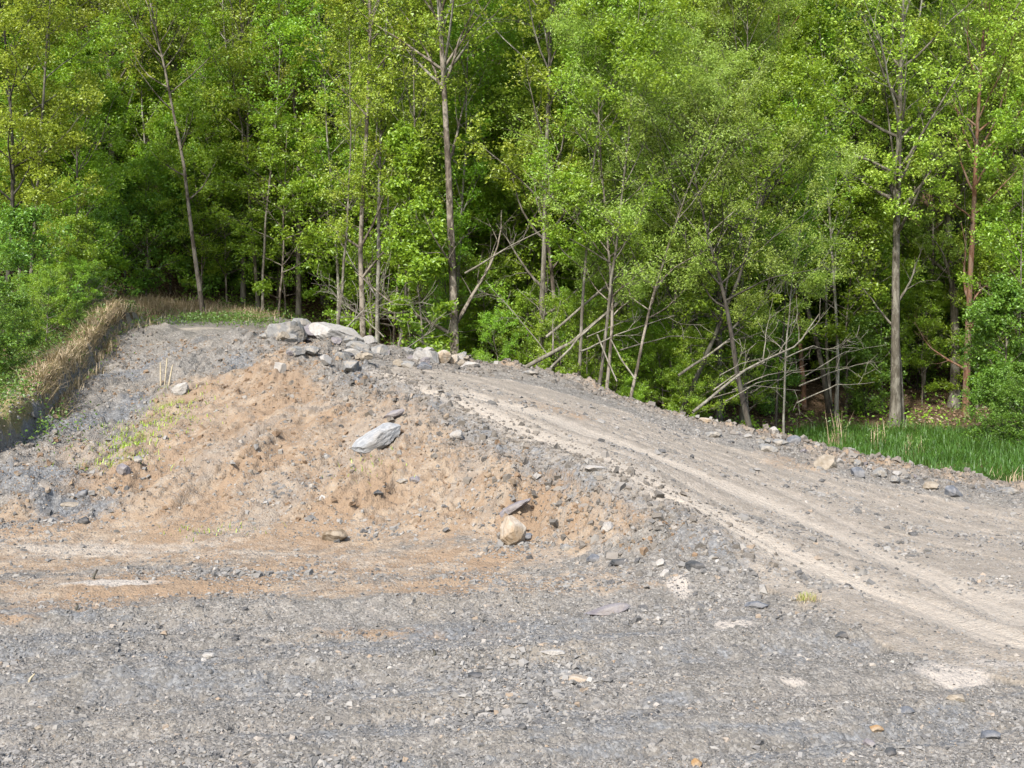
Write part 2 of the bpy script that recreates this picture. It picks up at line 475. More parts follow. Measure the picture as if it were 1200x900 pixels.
LEAF = {
    'spring': leaf_material('spring_leaves', (0.201, 0.296, 0.019), (0.386, 0.493, 0.049), .5, .03, (0.467, 0.517, 0.085)),
    'fresh': leaf_material('fresh_leaves', (0.142, 0.277, 0.014), (0.291, 0.455, 0.028), .5, .03, (0.360, 0.505, 0.038)),
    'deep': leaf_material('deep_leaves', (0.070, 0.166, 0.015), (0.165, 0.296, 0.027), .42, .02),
    'willow': leaf_material('willow_leaves', (0.202, 0.305, 0.038), (0.355, 0.471, 0.076), .45, .02),
    'yellow': leaf_material('yellow_leaves', (0.222, 0.307, 0.019), (0.397, 0.493, 0.049), .5, .02),
    'blue': leaf_material('bluish_leaves', (0.104, 0.210, 0.067), (0.201, 0.320, 0.114), .4, .02),
    'dry': leaf_material('dry_grass', (0.277, 0.200, 0.117), (0.512, 0.400, 0.264), .25, .0),
    'grass': leaf_material('grass_blades', (.028, .082, .008), (.065, .145, .014), .3, .0),
    'litter': leaf_material('leaf_litter', (.085, .050, .028), (.28, .19, .12), .15, .0),
    'herb': leaf_material('herb_leaves', (.05, .12, .015), (.13, .22, .03), .35, .0),
}
BARK = {
    'grey': bark_material('grey_bark', (0.083, 0.074, 0.058), (0.186, 0.171, 0.139), (0.055, 0.045, 0.032), .6),
    'pale': bark_material('pale_bark', (0.154, 0.145, 0.120), (0.268, 0.259, 0.217), (0.076, 0.062, 0.045), .55),
    'brown': bark_material('brown_bark', (0.047, 0.038, 0.029), (0.117, 0.096, 0.075), (0.234, 0.205, 0.166), .75),
    'red': bark_material('red_bark', (0.070, 0.036, 0.021), (0.154, 0.085, 0.052), (0.166, 0.142, 0.110), .35),
    'dark': bark_material('dark_bark', (0.023, 0.020, 0.017), (0.064, 0.055, 0.044), (0.083, 0.085, 0.065), .4),
    'dead': bark_material('dead_wood', (0.108, 0.097, 0.074), (0.211, 0.194, 0.159), (0.070, 0.058, 0.045), .4),
    'cut': bark_material('split_wood', (0.268, 0.220, 0.142), (0.384, 0.337, 0.246), (0.192, 0.149, 0.097), .3),
}

# ------------------------------------------------------------------ ground sheets
def axis(core0, core1, step, far0, far1, growth=1.09):
    a = list(np.arange(core0, core1 + 1e-6, step))
    s = step; v = a[-1]; up = []
    while v < far1:
        s *= growth; v += s; up.append(v)
    s = step; v = a[0]; dn = []
    while v > far0:
        s *= growth; v -= s; dn.append(v)
    return np.array(dn[::-1] + a + up)


gx = axis(-5.6, 6.2, .022, -160, 160, 1.035)
gy = axis(5.0, 9.2, .016, -60, 9.2)
gy = np.concatenate([gy, np.arange(gy[-1] + .022, 14.5, .022)]); gy = np.concatenate([gy, axis(gy[-1] + .035, 22.5, .035, gy[-1] + .03, 190, 1.045)[1:]])
gy = np.unique(gy)
GX, GY = np.meshgrid(gx, gy)
hb = Hbase(GX, GY); MK = masks(GX, GY, hb)
GZ = hb + Hdetail(GX, GY, hb, MK)


WX = GX + 1.1 * (fbm(GX * .9, GY * .9, 4, 801, .6) - .5); WY = GY + 1.3 * (fbm(GX * .8, GY * 1.1, 5, 803, .62) - .5)


def blob(px, py, rx, ry, ang=0.0, warp=1.0):
    p = at(px, py); dx = GX + (WX - GX) * warp - p[0]; dy = GY + (WY - GY) * warp - p[1]
    c, s = math.cos(ang), math.sin(ang)
    return np.exp(-(((dx * c + dy * s) / rx) ** 2 + ((-dx * s + dy * c) / ry) ** 2))


clay = np.zeros_like(GX)
for a in [(440, 500, 1.3, 2.2), (330, 470, .8, 3.0, .3), (540, 575, 1.2, 1.4), (380, 600, 1.8, 1.6), (260, 630, 2.2, 1.1), (100, 655, 2.6, .9),
          (450, 660, 2.2, .7), (300, 540, 1.2, 1.6), (640, 600, 1.1, .8), (180, 550, 1.0, 1.5), (340, 415, .6, 1.0), (230, 520, 1.4, 1.6), (170, 590, 1.6, 1.0), (250, 470, 1.3, 2.0), (200, 540, 2.0, 1.4), (420, 540, 1.5, 1.8), (0, 620, 1.6, .8),
          (580, 655, 1.3, .4), (560, 690, 1.3, .22), (500, 735, .9, .13, .15), (740, 605, .45, .5), (770, 715, .2, .12),
          (20, 725, .55, .2), (90, 690, 2.4, .7), (300, 685, 1.8, .6), (450, 690, 1.6, .45), (600, 680, 1.0, .35), (640, 690, .8, .3), (400, 697, .8, .25), (300, 690, 1.5, .35)]:
    clay = np.maximum(clay, blob(*a) * (.86 if a[1] >= 690 else .98))
clay *= (1 - MK['road'] * .9)
clay = np.maximum(clay, .55 * blob(660, 480, .8, .8)); clay = np.maximum(clay, .5 * blob(950, 545, .7, .5)); clay = np.maximum(clay, .62 * MK['berm'] * (GY > 15))
slate = np.zeros_like(GX)
for a in [(90, 500, .45, 2.2, -.5), (120, 450, .5, 3.0, -.4), (40, 560, .9, .8), (275, 425, .35, .9, .2), (60, 590, .8, .4), (400, 440, .3, .8)]:
    slate = np.maximum(slate, blob(*a) * .8)
u = GY - .22 * GX
slate = np.maximum(slate, sstep(11.6, 9.4, GY + .12 * GX + 1.6 * (fbm(GX * .5, GY * .8, 3, 306) - .5)) * (1 - MK['road']) * .58 * sstep(.52, .70, fbm(u * 3.0, (GX + .2 * GY) * .55, 4, 305, .6)))
slate = np.maximum(slate, sstep(11.8, 9.6, GY) * (1 - MK['road']) * .5 * np.maximum(np.exp(-((u - 8.4) / .35) ** 2), np.exp(-((u - 10.25) / .22) ** 2)) * sstep(.35, .65, fbm(GX * 1.1, GY * 1.1, 3, 303)))
slate = np.maximum(slate, .52 * MK['ridge']); slate = np.maximum(slate, .6 * blob(860, 725, .35, .5)); slate = np.maximum(slate, .7 * blob(1160, 577, .9, .5)); slate = np.maximum(slate, .5 * blob(950, 770, .8, .4))
track = MK['track'].copy()
silt = np.zeros_like(GX)
for a in [(1118, 789, .24, .20), (862, 734, .20, .15), (1178, 777, .3, .10), (672, 797, .16, .06), (790, 690, .12, .25), (930, 800, .12, .05), (130, 686, .5, .12)]:
    silt = np.maximum(silt, 1.15 * blob(*a, warp=.22))
for a in [(1190, 700, .5, .4)]:
    track = np.maximum(track, .95 * blob(*a))
track = np.maximum(track, .8 * blob(205, 386, 1.3, .9)); track = np.maximum(track, .35 * blob(1080, 690, 1.0, .5)); track = np.maximum(track, .75 * blob(120, 642, 2.4, .45)); track = np.maximum(track, .62 * blob(330, 652, 1.8, .4))
track = np.maximum(track, .55 * blob(690, 650, .5, .2)); track = np.maximum(track, .5 * blob(470, 660, 1.5, .25))
_al = GX * DIRX + GY * DIRY; _ac = GX * -DIRY + GY * DIRX
band = fbm(_ac * 1.7 + 1.2 * fbm(GX, GY, 2, 12), _al * .34, 5, 23, .6)
turf = np.zeros_like(GX)
for a in [(150, 520, .3, .4), (170, 500, .5, .4), (200, 480, .45, .5), (140, 545, .3, .25)]:
    turf = np.maximum(turf, .55 * blob(*a))
ds, _ = seg_dist(GX, GY, SCARP)
left = inside(GX, GY, [(-40, 10), (SCARP[0][0] - .1, SCARP[0][1] - .4)] + [(s[0] - .15, s[1]) for s in SCARP[1:]] + [(-9, 33), (-40, 60)])
turf = np.maximum(turf, left * .9)
low = inside(GX, GY, [(b[0] + .5, b[1] + 1.0) for b in BERML[::-1]] + [(60, 17), (60, 40), (-3, 40), (-4.2, 27)][:])
litter = np.maximum(low * 1.0, sstep(30.2, 31.5, GY + .25 * GX * (GX < 0)))
litter = np.maximum(litter, left * sstep(18, 24, GY))
fac = lambda A: A
attrs_all = dict(silt=silt, band=band, road=MK['road'], clay=clay, slate=slate, track=track, turf=turf, litter=litter)
cx = (GX[:-1, :-1] + GX[1:, 1:]) / 2; cy = (GY[:-1, :-1] + GY[1:, 1:]) / 2
zone = np.zeros(cx.shape, int)                       # 0 yard, 1 road, 2 embankment, 3 wooded hillside
zone[inside(cx, cy, ROAD)] = 1
EMB = W([(0, 600), (0, 635), (120, 632), (390, 640), (600, 652), (720, 672), (850, 695), (870, 668)]) + ROAD[:7][::-1] + \
    W([(390, 424), (330, 402), (250, 394), (160, 388)]) + SCARP[::-1]
zone[(zone == 0) & inside(cx, cy, EMB)] = 2
zone[(zone != 1) & ((litter[:-1, :-1] > .5) | (left[:-1, :-1]))] = 3
nx = GX.shape[1]
idx = np.arange(GX.size).reshape(GX.shape)
Q = np.stack([idx[:-1, :-1], idx[:-1, 1:], idx[1:, 1:], idx[1:, :-1]], -1)
P3 = np.stack([GX, GY, GZ], -1).reshape(-1, 3)
for k, nm in enumerate(('ground', 'dirt_road', 'embankment', 'hillside')):
    q = Q[zone == k]
    used, inv = np.unique(q.ravel(), return_inverse=True)
    me = mesh(nm, P3[used], inv.reshape(-1, 4), SOIL, True, {a: v.ravel()[used] for a, v in attrs_all.items()})
    tag(link(nm, me), kind='structure')

# ------------------------------------------------------------------ loose stones (uncountable grit)
def frames(n):
    """tangent frames for normals (N,3)"""
    a = np.where(np.abs(n[:, :1]) < .9, np.array([[1., 0, 0]]), np.array([[0, 1., 0]]))
    t = np.cross(n, a); t /= np.linalg.norm(t, axis=1, keepdims=True)
    return t, np.cross(n, t)


def scatter_stones(name, label, cat, r, P, size, mat, flat=(.3, .7)):
    N = len(P)
    base = np.array([[-1, -1, -1], [1, -1, -1], [1, 1, -1], [-1, 1, -1], [-1, -1, 1], [1, -1, 1], [1, 1, 1], [-1, 1, 1]], float)
    V = base[None] * (1 + r.uniform(-.55, .35, (N, 8, 3)))
    V[:, 4:, :2] *= r.uniform(.45, .95, (N, 1, 1))
    ang = r.uniform(0, 6.28, N); el = r.uniform(.5, 1.0, N); fl = r.uniform(*flat, N)
    V[:, :, 0] *= size[:, None] * .5; V[:, :, 1] *= (size * el)[:, None] * .5; V[:, :, 2] *= (size * fl)[:, None] * .5
    n = normal(P[:, 0], P[:, 1]) + r.normal(0, .28, (N, 3)); n /= np.linalg.norm(n, axis=1, keepdims=True)
    t, s = frames(n)
    t2 = t * np.cos(ang)[:, None] + s * np.sin(ang)[:, None]; s2 = np.cross(n, t2)
    R = np.stack([t2, s2, n], 1)
    V = np.einsum('nij,njk->nik', V, R) + P[:, None, :] + n[:, None, :] * (size * fl * .12)[:, None, None]
    f = np.array([[0, 3, 2, 1], [4, 5, 6, 7], [0, 1, 5, 4], [1, 2, 6, 5], [2, 3, 7, 6], [3, 0, 4, 7]])
    faces = (f[None] + (np.arange(N) * 8)[:, None, None]).reshape(-1, 4)
    o = link(name, mesh(name, V.reshape(-1, 3), faces, mat))
    return tag(o, label, cat, kind='stuff')


def sample(r, n, x0, x1, d0, d1, p=2.0):
    """points in the yard, more of them close by"""
    u = r.uniform(0, 1, n)
    D = (d0 ** (1 - p) + u * (d1 ** (1 - p) - d0 ** (1 - p))) ** (1 / (1 - p)) if p != 1 else d0 * (d1 / d0) ** u
    X = r.uniform(x0, x1, n) * np.maximum(D, 5.0)
    return X, D


def with_h(X, Y, m=None):
    return np.stack([X, Y, H(X, Y)], -1)


r = rs(3)
X, Y = sample(r, 340000, -.60, .64, 5.0, 19.0, 1.8)
hb_ = Hbase(X, Y); mk = masks(X, Y, hb_)
keepp = np.clip(1 - .92 * mk['track'], 0, 1) * np.where(mk['road'] > .5, .45, 1.0) * np.where(mk['slope'] > .4, .26, 1)
cb = np.zeros(len(X))
for a in [(380, 640, 2.2, 1.1), (200, 650, 2.8, 1.1), (60, 660, 2.5, .8), (450, 665, 2.0, .5), (560, 660, 1.5, .4)]:
    p = at(a[0], a[1]); cb = np.maximum(cb, np.exp(-((X - p[0]) / a[2]) ** 2 - ((Y - p[1]) / a[3]) ** 2))
for a in [(1118, 789, .24, .20), (862, 734, .20, .15), (120, 690, 2.0, .5), (420, 690, 1.4, .35)]:
    p = at(a[0], a[1]); cb = np.maximum(cb, np.exp(-((X - p[0]) / a[2]) ** 2 - ((Y - p[1]) / a[3]) ** 2))
keepp *= 1 - .85 * cb
keepp *= .30 + 1.1 * sstep(.36, .62, fbm(X * 1.3, Y * 1.9, 4, 401))
k = r.uniform(0, 1, len(X)) < keepp
X, Y, hb_ = X[k], Y[k], hb_[k]; mk = {a: v[k] for a, v in mk.items()}
P = np.stack([X, Y, hb_ + Hdetail(X, Y, hb_, mk)], -1)
size = np.clip(.0088 * (1 - r.uniform(0, 1, len(X))) ** -.36, .008, .045) * np.clip(Y / 9, .75, 1.5) * (1 + .7 * sstep(.50, .72, fbm(X * .8, Y * 1.1, 3, 402)))
scatter_stones('gravel', 'grey shale chips and gravel strewn over the yard and the road', 'gravel', r, P, size, GRAVEL, (.25, .65))
# rubble on the windrow, the road crest and the brow of the slope
r = rs(4)
pts = []
for line, w, n in ((BERML, .55, 11000), (RIDGE, .42, 3600), (W([(330, 400), (400, 410), (470, 425), (540, 430)]), .8, 4500), (SCARP, .5, 1800)):
    L = np.array(line)[:, :2]; seg = np.linalg.norm(np.diff(L, axis=0), axis=1); cum = np.r_[0, np.cumsum(seg)]
    t = r.uniform(0, cum[-1], n)
    pts.append(np.stack([np.interp(t, cum, L[:, 0]), np.interp(t, cum, L[:, 1])], -1) + r.normal(0, w, (n, 2)))
pts = np.concatenate(pts); pts = pts[pts[:, 1] < 27]
P = with_h(pts[:, 0], pts[:, 1])
size = np.clip(.020 * (1 - r.uniform(0, 1, len(P))) ** -.40, .016, .11)
scatter_stones('rubble', 'broken grey brown rubble heaped along the edges of the dirt road', 'rubble', r, P, size, RUBBLE, (.4, .85))
# clods and chips on the slope
r = rs(5)
X = r.uniform(-7.5, 2.3, 34000); Y = r.uniform(11, 24, 34000)
hb_ = Hbase(X, Y); mk = masks(X, Y, hb_)
k = (mk['slope'] > .3) & (r.uniform(0, 1, len(X)) < .25 + sstep(.4, .6, fbm(X * .9, Y * .9, 3, 411)))
P = with_h(X[k], Y[k])
size = np.clip(.014 * (1 - r.uniform(0, 1, len(P))) ** -.42, .012, .08)
scatter_stones('clods', 'clay clods and slate chips scattered down the orange slope', 'clods', r, P, size, CLOD, (.35, .8))

# ------------------------------------------------------------------ rocks (each its own object)
def ico(sub):
    t = (1 + 5 ** .5) / 2
    V = [(-1, t, 0), (1, t, 0), (-1, -t, 0), (1, -t, 0), (0, -1, t), (0, 1, t), (0, -1, -t), (0, 1, -t), (t, 0, -1), (t, 0, 1), (-t, 0, -1), (-t, 0, 1)]
    V = [np.array(v) / np.linalg.norm(v) for v in V]
    Fc = [(0, 11, 5), (0, 5, 1), (0, 1, 7), (0, 7, 10), (0, 10, 11), (1, 5, 9), (5, 11, 4), (11, 10, 2), (10, 7, 6), (7, 1, 8), (3, 9, 4), (3, 4, 2), (3, 2, 6), (3, 6, 8), (3, 8, 9), (4, 9, 5), (2, 4, 11), (6, 2, 10), (8, 6, 7), (9, 8, 1)]
    for _ in range(sub):
        c = {}; nf = []
        def mid(a, b):
            k = (min(a, b), max(a, b))
            if k not in c:
                v = V[a] + V[b]; V.append(v / np.linalg.norm(v)); c[k] = len(V) - 1
            return c[k]
        for a, b_, d in Fc:
            x, y, z = mid(a, b_), mid(b_, d), mid(d, a)
            nf += [(a, x, z), (b_, y, x), (d, z, y), (x, y, z)]
        Fc = nf
    return np.array(V), np.array(Fc)


ICO, ICOF = ico(4)


def rock_mesh(seed, dims, mat, planes=16, rough=.05, layered=0):
    r = rs(seed)
    n = r.normal(0, 1, (planes, 3)); n /= np.linalg.norm(n, axis=1, keepdims=True)
    d = r.uniform(.62, 1.0, planes)
    dot = ICO @ n.T
    R = np.where(dot > .05, d[None] / np.maximum(dot, .05), 9).min(1)
    R = np.minimum(R, 1.12)
    V = ICO * R[:, None]
    q = V * 3.0
    nz = fbm(q[:, 0] + q[:, 2] * .7 + seed, q[:, 1] - q[:, 2] * .6, 4, seed, .6) - .5
    V = V * (1 + rough * 3 * nz)[:, None]
    if layered:                                # bedding steps of a slate slab
        lz = np.sin(V[:, 2] * layered * 6.28 + 2 * nz); V[:, :2] *= (1 + .05 * np.sign(lz) * np.abs(lz) ** .4)[:, None]
    V = V * (np.array(dims) / 2)[None]
    return mesh('rock', V, ICOF, mat, False)


def place_rock(i, px, py, w, h, mat, label, cat='stone', group=None, depth=.8, tilt=0.0, yaw=None, sink=.22, name='rock', planes=16, layered=0, lean=0.0):
    sink += .08 + (.08 if name == 'boulder' and py < 430 else 0)
    p = at(px, py, H); s = p[1] / F
    dims = (w * s * 1.06, w * s * depth, h * s * 1.25)
    o = link(name, rock_mesh(1000 + i, dims, ST[mat], planes, .055, layered))
    rr = random.Random(i)
    o.rotation_euler = (lean, math.radians(-tilt), rr.uniform(-.3, .3) if yaw is None else yaw)
    z = float(H(p[0], p[1] + dims[1] * .35))
    o.location = (p[0], p[1] + dims[1] * .35, max(p[2], z * .5 + p[2] * .5) + dims[2] * (.5 - sink))
    tag(o, label, cat, group)
    return o


i = 0
for a in [
    # px, py(bottom), w, h, material, label, options
    (440, 527, 58, 20, 'slab', 'large pale blue-grey slate slab tilted on the orange clay slope', dict(tilt=30, depth=.42, name='rock_slab', planes=10, sink=.05, yaw=.1)),
    (458, 497, 30, 8, 'mauve', 'thin mauve slab half buried just above the big slate slab', dict(tilt=25, depth=.4, name='rock_slab', planes=10)),
    (601, 642, 36, 29, 'cream', 'rounded cream boulder with brown stains at the foot of the slope', dict(name='boulder', planes=34, sink=-.02)),
    (391, 637, 26, 15, 'brown', 'brown stone with a pale top sitting on bare tan clay', dict(planes=9)),
    (600, 611, 44, 9, 'mauve', 'thin mauve slab leaning just above the cream boulder', dict(tilt=33, depth=.5, name='rock_slab', planes=10, sink=.1)),
    (617, 633, 12, 9, 'blue', 'small blue stone touching the right side of the cream boulder', {}),
    (708, 723, 54, 9, 'mauve', 'long flat slate slab lying in grey gravel right of the cream boulder', dict(tilt=9, depth=.5, name='rock_slab', planes=10)),
    (647, 774, 26, 5, 'pale', 'flat white flake lying on grey gravel below the long slate slab', dict(depth=.7, planes=10)),
    (672, 799, 32, 6, 'cream', 'flat cream stone flush with the gravel, low in the middle', dict(depth=.8, planes=10, sink=.3)),
    (328, 437, 13, 14, 'pale', 'small white stone high on the orange part of the slope', dict(tilt=40)),
    (207, 464, 24, 13, 'pale', 'pale oblong stone below the split wooden stakes', dict(tilt=38, depth=.6)),
    (95, 585, 17, 10, 'blue', 'blue-grey stone low on the left scree', dict(tilt=20)),
    (77, 598, 25, 8, 'tan', 'flat tan stone casting a shadow low on the left slope', dict(depth=.8)),
    (142, 557, 17, 14, 'mauve', 'mauve stone below the sparse green patch on the slope', dict()),
    (160, 545, 12, 9, 'grey', 'small grey stone right beside the sparse green patch', dict()),
    (97, 614, 12, 8, 'dark', 'dark chip at the foot of the left scree', dict()),
    (697, 558, 22, 6, 'pale', 'flat pale stone on the brow of the slope beside the road', dict(depth=.8)),
    (536, 515, 16, 9, 'pale', 'pale stone on the brow to the right of the big slate slab', dict()),
    (486, 568, 13, 8, 'mauve', 'mauve stone halfway down the clay slope', dict()),
    (470, 570, 14, 6, 'grey', 'flat grey chip halfway down the clay slope', dict()),
    (443, 582, 12, 6, 'dark', 'dark chip on the clay between slab and brown stone', dict()),
    (712, 627, 17, 10, 'pale', 'pale blue stone on rubble right of the cream boulder', dict()),
    (725, 663, 22, 9, 'dark', 'dark slate stone at the foot of the rubble right of the cream boulder', dict()),
    (695, 660, 15, 9, 'blue', 'blue-grey stone at the rubble foot, left of the dark slate', dict()),
    (664, 645, 12, 8, 'grey', 'grey stone a pace right of the cream boulder', dict()),
    (775, 664, 12, 9, 'pale', 'small white stone on grey rubble at the end of the slope', dict()),
    (780, 680, 12, 9, 'pale', 'pale chip at the foot of the last rubble', dict()),
    (815, 669, 22, 12, 'dark', 'dark blue stone at the end of the slope beside the road', dict()),
    (887, 718, 26, 9, 'blue', 'blue-grey flat stone below the tuft of dry grass', dict()),
    (988, 748, 15, 9, 'dark', 'dark round stone in gravel beside the road edge', dict()),
    (1064, 838, 15, 9, 'blue', 'blue-grey stone in the gravel at the lower right', dict()),
    (1123, 822, 22, 8, 'tan', 'flat tan stone near the pale dried puddle', dict()),
    (1028, 862, 16, 9, 'orange', 'pinkish orange stone in the gravel at the lower right', dict()),
    (1020, 880, 13, 10, 'mauve', 'mauve stone just below the pinkish orange stone', dict()),
    (1045, 890, 16, 8, 'dark', 'dark teal stone near the bottom edge', dict()),
    (1163, 868, 22, 9, 'blue', 'deep blue stone in the lower right corner', dict()),
    (817, 899, 11, 9, 'orange', 'orange pebble at the bottom edge', dict()),
    (612, 860, 10, 9, 'dark', 'dark upright chip in the gravel at bottom centre', dict()),
    (556, 795, 18, 6, 'dark', 'dark flat chip in gravel left of the cream flake', dict()),
    (244, 772, 20, 5, 'pale', 'flat pale flake with an orange edge on grey gravel at left', dict()),
    (45, 857, 12, 7, 'tan', 'tan pebble in the gravel at lower left', dict()),
    # along the windrow
    (838, 514, 18, 8, 'grey', 'grey stone on the road just inside the windrow', dict()),
    (829, 496, 18, 8, 'cream', 'cream stone topping the windrow', dict()),
    (908, 509, 10, 8, 'pale', 'small pale stone on the windrow before the dark stump', dict()),
    (932, 520, 16, 9, 'blue', 'blue-grey stone on the windrow at the start of the grass', dict()),
    (912, 522, 15, 9, 'grey', 'grey stone left of the blue one on the windrow', dict()),
    (970, 550, 26, 17, 'tan', 'tan block of spoil on the windrow above the road', dict()),
    (1008, 560, 20, 14, 'blue', 'bluish stone in the windrow right of the tan block', dict()),
    (1032, 558, 18, 12, 'grey', 'grey lump topping the windrow before the grass', dict()),
    (900, 530, 22, 10, 'grey', 'flat grey stone at the inner foot of the windrow', dict()),
    (1118, 584, 24, 14, 'blue', 'bluish rock at the right end of the windrow', dict()),
    (1092, 574, 18, 9, 'tan', 'tan rock near the right end of the windrow', dict()),
    (1185, 580, 26, 8, 'grey', 'grey rock by the right edge below the grass', dict()),
    # heap at the head of the slope
    (335, 395, 44, 24, 'grey', 'rough grey rock at the left of the big heap on the crest', dict(cat='boulder', name='boulder')),
    (350, 383, 30, 16, 'grey', 'grey lump at the very top of the big heap', dict(cat='boulder', name='boulder')),
    (366, 394, 40, 24, 'mauve', 'dark cleft block in the middle of the big heap', dict(cat='boulder', name='boulder')),
    (392, 398, 66, 25, 'pale', 'broad pale smooth block on the right of the big heap', dict(cat='boulder', name='boulder', planes=10, tilt=-16)),
    (415, 412, 36, 14, 'grey', 'low grey block below the broad pale block', dict(cat='boulder', name='boulder')),
    (442, 415, 26, 14, 'grey', 'grey block at the right end of the big heap', dict(cat='boulder', name='boulder')),
    (405, 421, 17, 8, 'dark', 'dark stone in front of the big heap on the crest', dict()),
    (312, 397, 20, 10, 'grey', 'flat grey rock at the left foot of the big heap', dict()),
    (430, 424, 16, 8, 'tan', 'tan stone below the right end of the big heap', dict()),
    (496, 425, 40, 20, 'pale', 'biggest rough pale boulder of the small heap before the tall trunk', dict(cat='boulder', name='boulder')),
    (514, 425, 26, 15, 'cream', 'cream streaked boulder on the right of the small heap', dict(cat='boulder', name='boulder', tilt=25)),
    (497, 433, 18, 9, 'blue', 'blue-grey stone at the front of the small heap', dict()),
    (477, 432, 16, 11, 'grey', 'grey stone at the left of the small heap', dict()),
    (466, 430, 12, 8, 'tan', 'tan stone at the left end of the small heap', dict()),
    (529, 427, 18, 13, 'cream', 'cream block at the right end of the small heap', dict()),
    (551, 431, 20, 9, 'pale', 'pale stone alone on the windrow right of the small heap', dict()),
    (620, 440, 22, 6, 'grey', 'flat grey stone on the windrow near the leaning log', dict()),
]:
    kw = dict(a[6])
    place_rock(i, a[0], a[1], a[2], a[3], a[4], a[5], **kw); i += 1


rr = random.Random(5)
_src = {}
for (x0, x1, y0, y1, n, lab, grp) in ((318, 455, 384, 420, 26, 'small rough rock among the rubble of the big heap on the crest', 'small rocks of the big heap'),
                                      (478, 545, 412, 430, 14, 'small rough rock among the boulders of the small heap', 'small rocks of the small heap'),
                                      (860, 1120, 0, 0, 22, 'small rough rock along the windrow before the grass', 'small rocks along the windrow')):
    for j in range(n):
        px = rr.uniform(x0, x1)
        py = np.interp(px, [860, 1000, 1120], [505, 546, 580]) + rr.uniform(-6, 6) if y0 == 0 else rr.uniform(y0, y1) + (px - x0) * (.12 if x0 < 400 else .0)
        p = at(px, py, H); key = (lab, j % 5)
        if key not in _src: _src[key] = rock_mesh(3000 + len(_src), (1, .85, .7), ST[('grey', 'pale', 'tan', 'mauve', 'grey')[j % 5]], 14, .06)
        o = link('rock', _src[key]); sz = rr.uniform(.12, .34) if x0 < 800 else rr.uniform(.06, .17)
        o.location = (p[0], p[1], float(H(p[0], p[1])) + sz * .08); o.scale = (sz, sz, sz * rr.uniform(.7, 1.1)); o.rotation_euler = (rr.uniform(-.3, .3), rr.uniform(-.3, .3), rr.uniform(0, 6.28))
        tag(o, lab, 'stone', grp)


# ------------------------------------------------------------------ tubes, branches and leaves
def sweep(paths, radii, sides=6):
    """paths (N,n,3), radii (N,n) -> verts, quads"""
    N, n, _ = paths.shape
    t = np.gradient(paths, axis=1); t /= np.maximum(np.linalg.norm(t, axis=2, keepdims=True), 1e-9)
    t0 = paths[:, -1] - paths[:, 0]; t0 /= np.maximum(np.linalg.norm(t0, axis=1, keepdims=True), 1e-9)
    ref, _b = frames(t0)
    a = np.cross(t, ref[:, None, :]); a /= np.maximum(np.linalg.norm(a, axis=2, keepdims=True), 1e-9)
    b = np.cross(t, a)
    th = np.arange(sides) * 2 * math.pi / sides
    ring = a[:, :, None, :] * np.cos(th)[None, None, :, None] + b[:, :, None, :] * np.sin(th)[None, None, :, None]
    V = paths[:, :, None, :] + ring * radii[:, :, None, None]
    base = (np.arange(N) * n * sides)[:, None, None] + (np.arange(n - 1) * sides)[None, :, None]
    s = np.arange(sides)[None, None, :]; s2 = (s + 1) % sides
    q = np.stack([base + s, base + s2, base + sides + s2, base + sides + s], -1).reshape(-1, 4)
    return V.reshape(-1, 3), q


def grow(r, p0, d0, L, n, wander, up, droop=0.0):
    """grow N paths of n points"""
    N = len(p0); P = np.empty((N, n, 3)); P[:, 0] = p0; d = d0.copy()
    st = (L / (n - 1))[:, None]
    for k in range(1, n):
        d = d + r.normal(0, wander, (N, 3)); d[:, 2] += up - droop * k / n
        d /= np.linalg.norm(d, axis=1, keepdims=True)
        P[:, k] = P[:, k - 1] + d * st
    return P


def along(P, k, f):
    """points at fraction f of path k"""
    n = P.shape[1]; x = f * (n - 1); i0 = np.minimum(x.astype(int), n - 2); w = (x - i0)[:, None]
    p = P[k, i0] * (1 - w) + P[k, i0 + 1] * w
    d = P[k, i0 + 1] - P[k, i0]; d /= np.maximum(np.linalg.norm(d, axis=1, keepdims=True), 1e-9)
    return p, d


def side_dirs(r, d, ang, flat=0.0):
    a, b = frames(d)
    ph = r.uniform(0, 6.283, len(d))
    s = a * np.cos(ph)[:, None] + b * np.sin(ph)[:, None]
    s[:, 2] *= 1 - flat; s /= np.linalg.norm(s, axis=1, keepdims=True)
    ang = np.asarray(ang)[:, None]
    o = d * np.cos(ang) + s * np.sin(ang)
    return o / np.linalg.norm(o, axis=1, keepdims=True)


def leaves(r, C, size, narrow=.62, zb=.5, fold=.18):
    N = len(C)
    n = r.normal(0, 1, (N, 3)); n[:, 2] = np.abs(n[:, 2]) + zb; n /= np.linalg.norm(n, axis=1, keepdims=True)
    t, s = frames(n); ph = r.uniform(0, 6.283, N)[:, None]
    u = t * np.cos(ph) + s * np.sin(ph); v = np.cross(n, u)
    u[:, 2] -= .15
    L = (size * r.uniform(.6, 1.3, N))[:, None]; Wd = L * narrow
    V = np.stack([C - u * L * .5, C - u * L * .05 + v * Wd * .5 + n * L * fold, C + u * L * .5, C - u * L * .05 - v * Wd * .5 + n * L * fold], 1)
    return V.reshape(-1, 3), np.arange(N * 4).reshape(-1, 4)


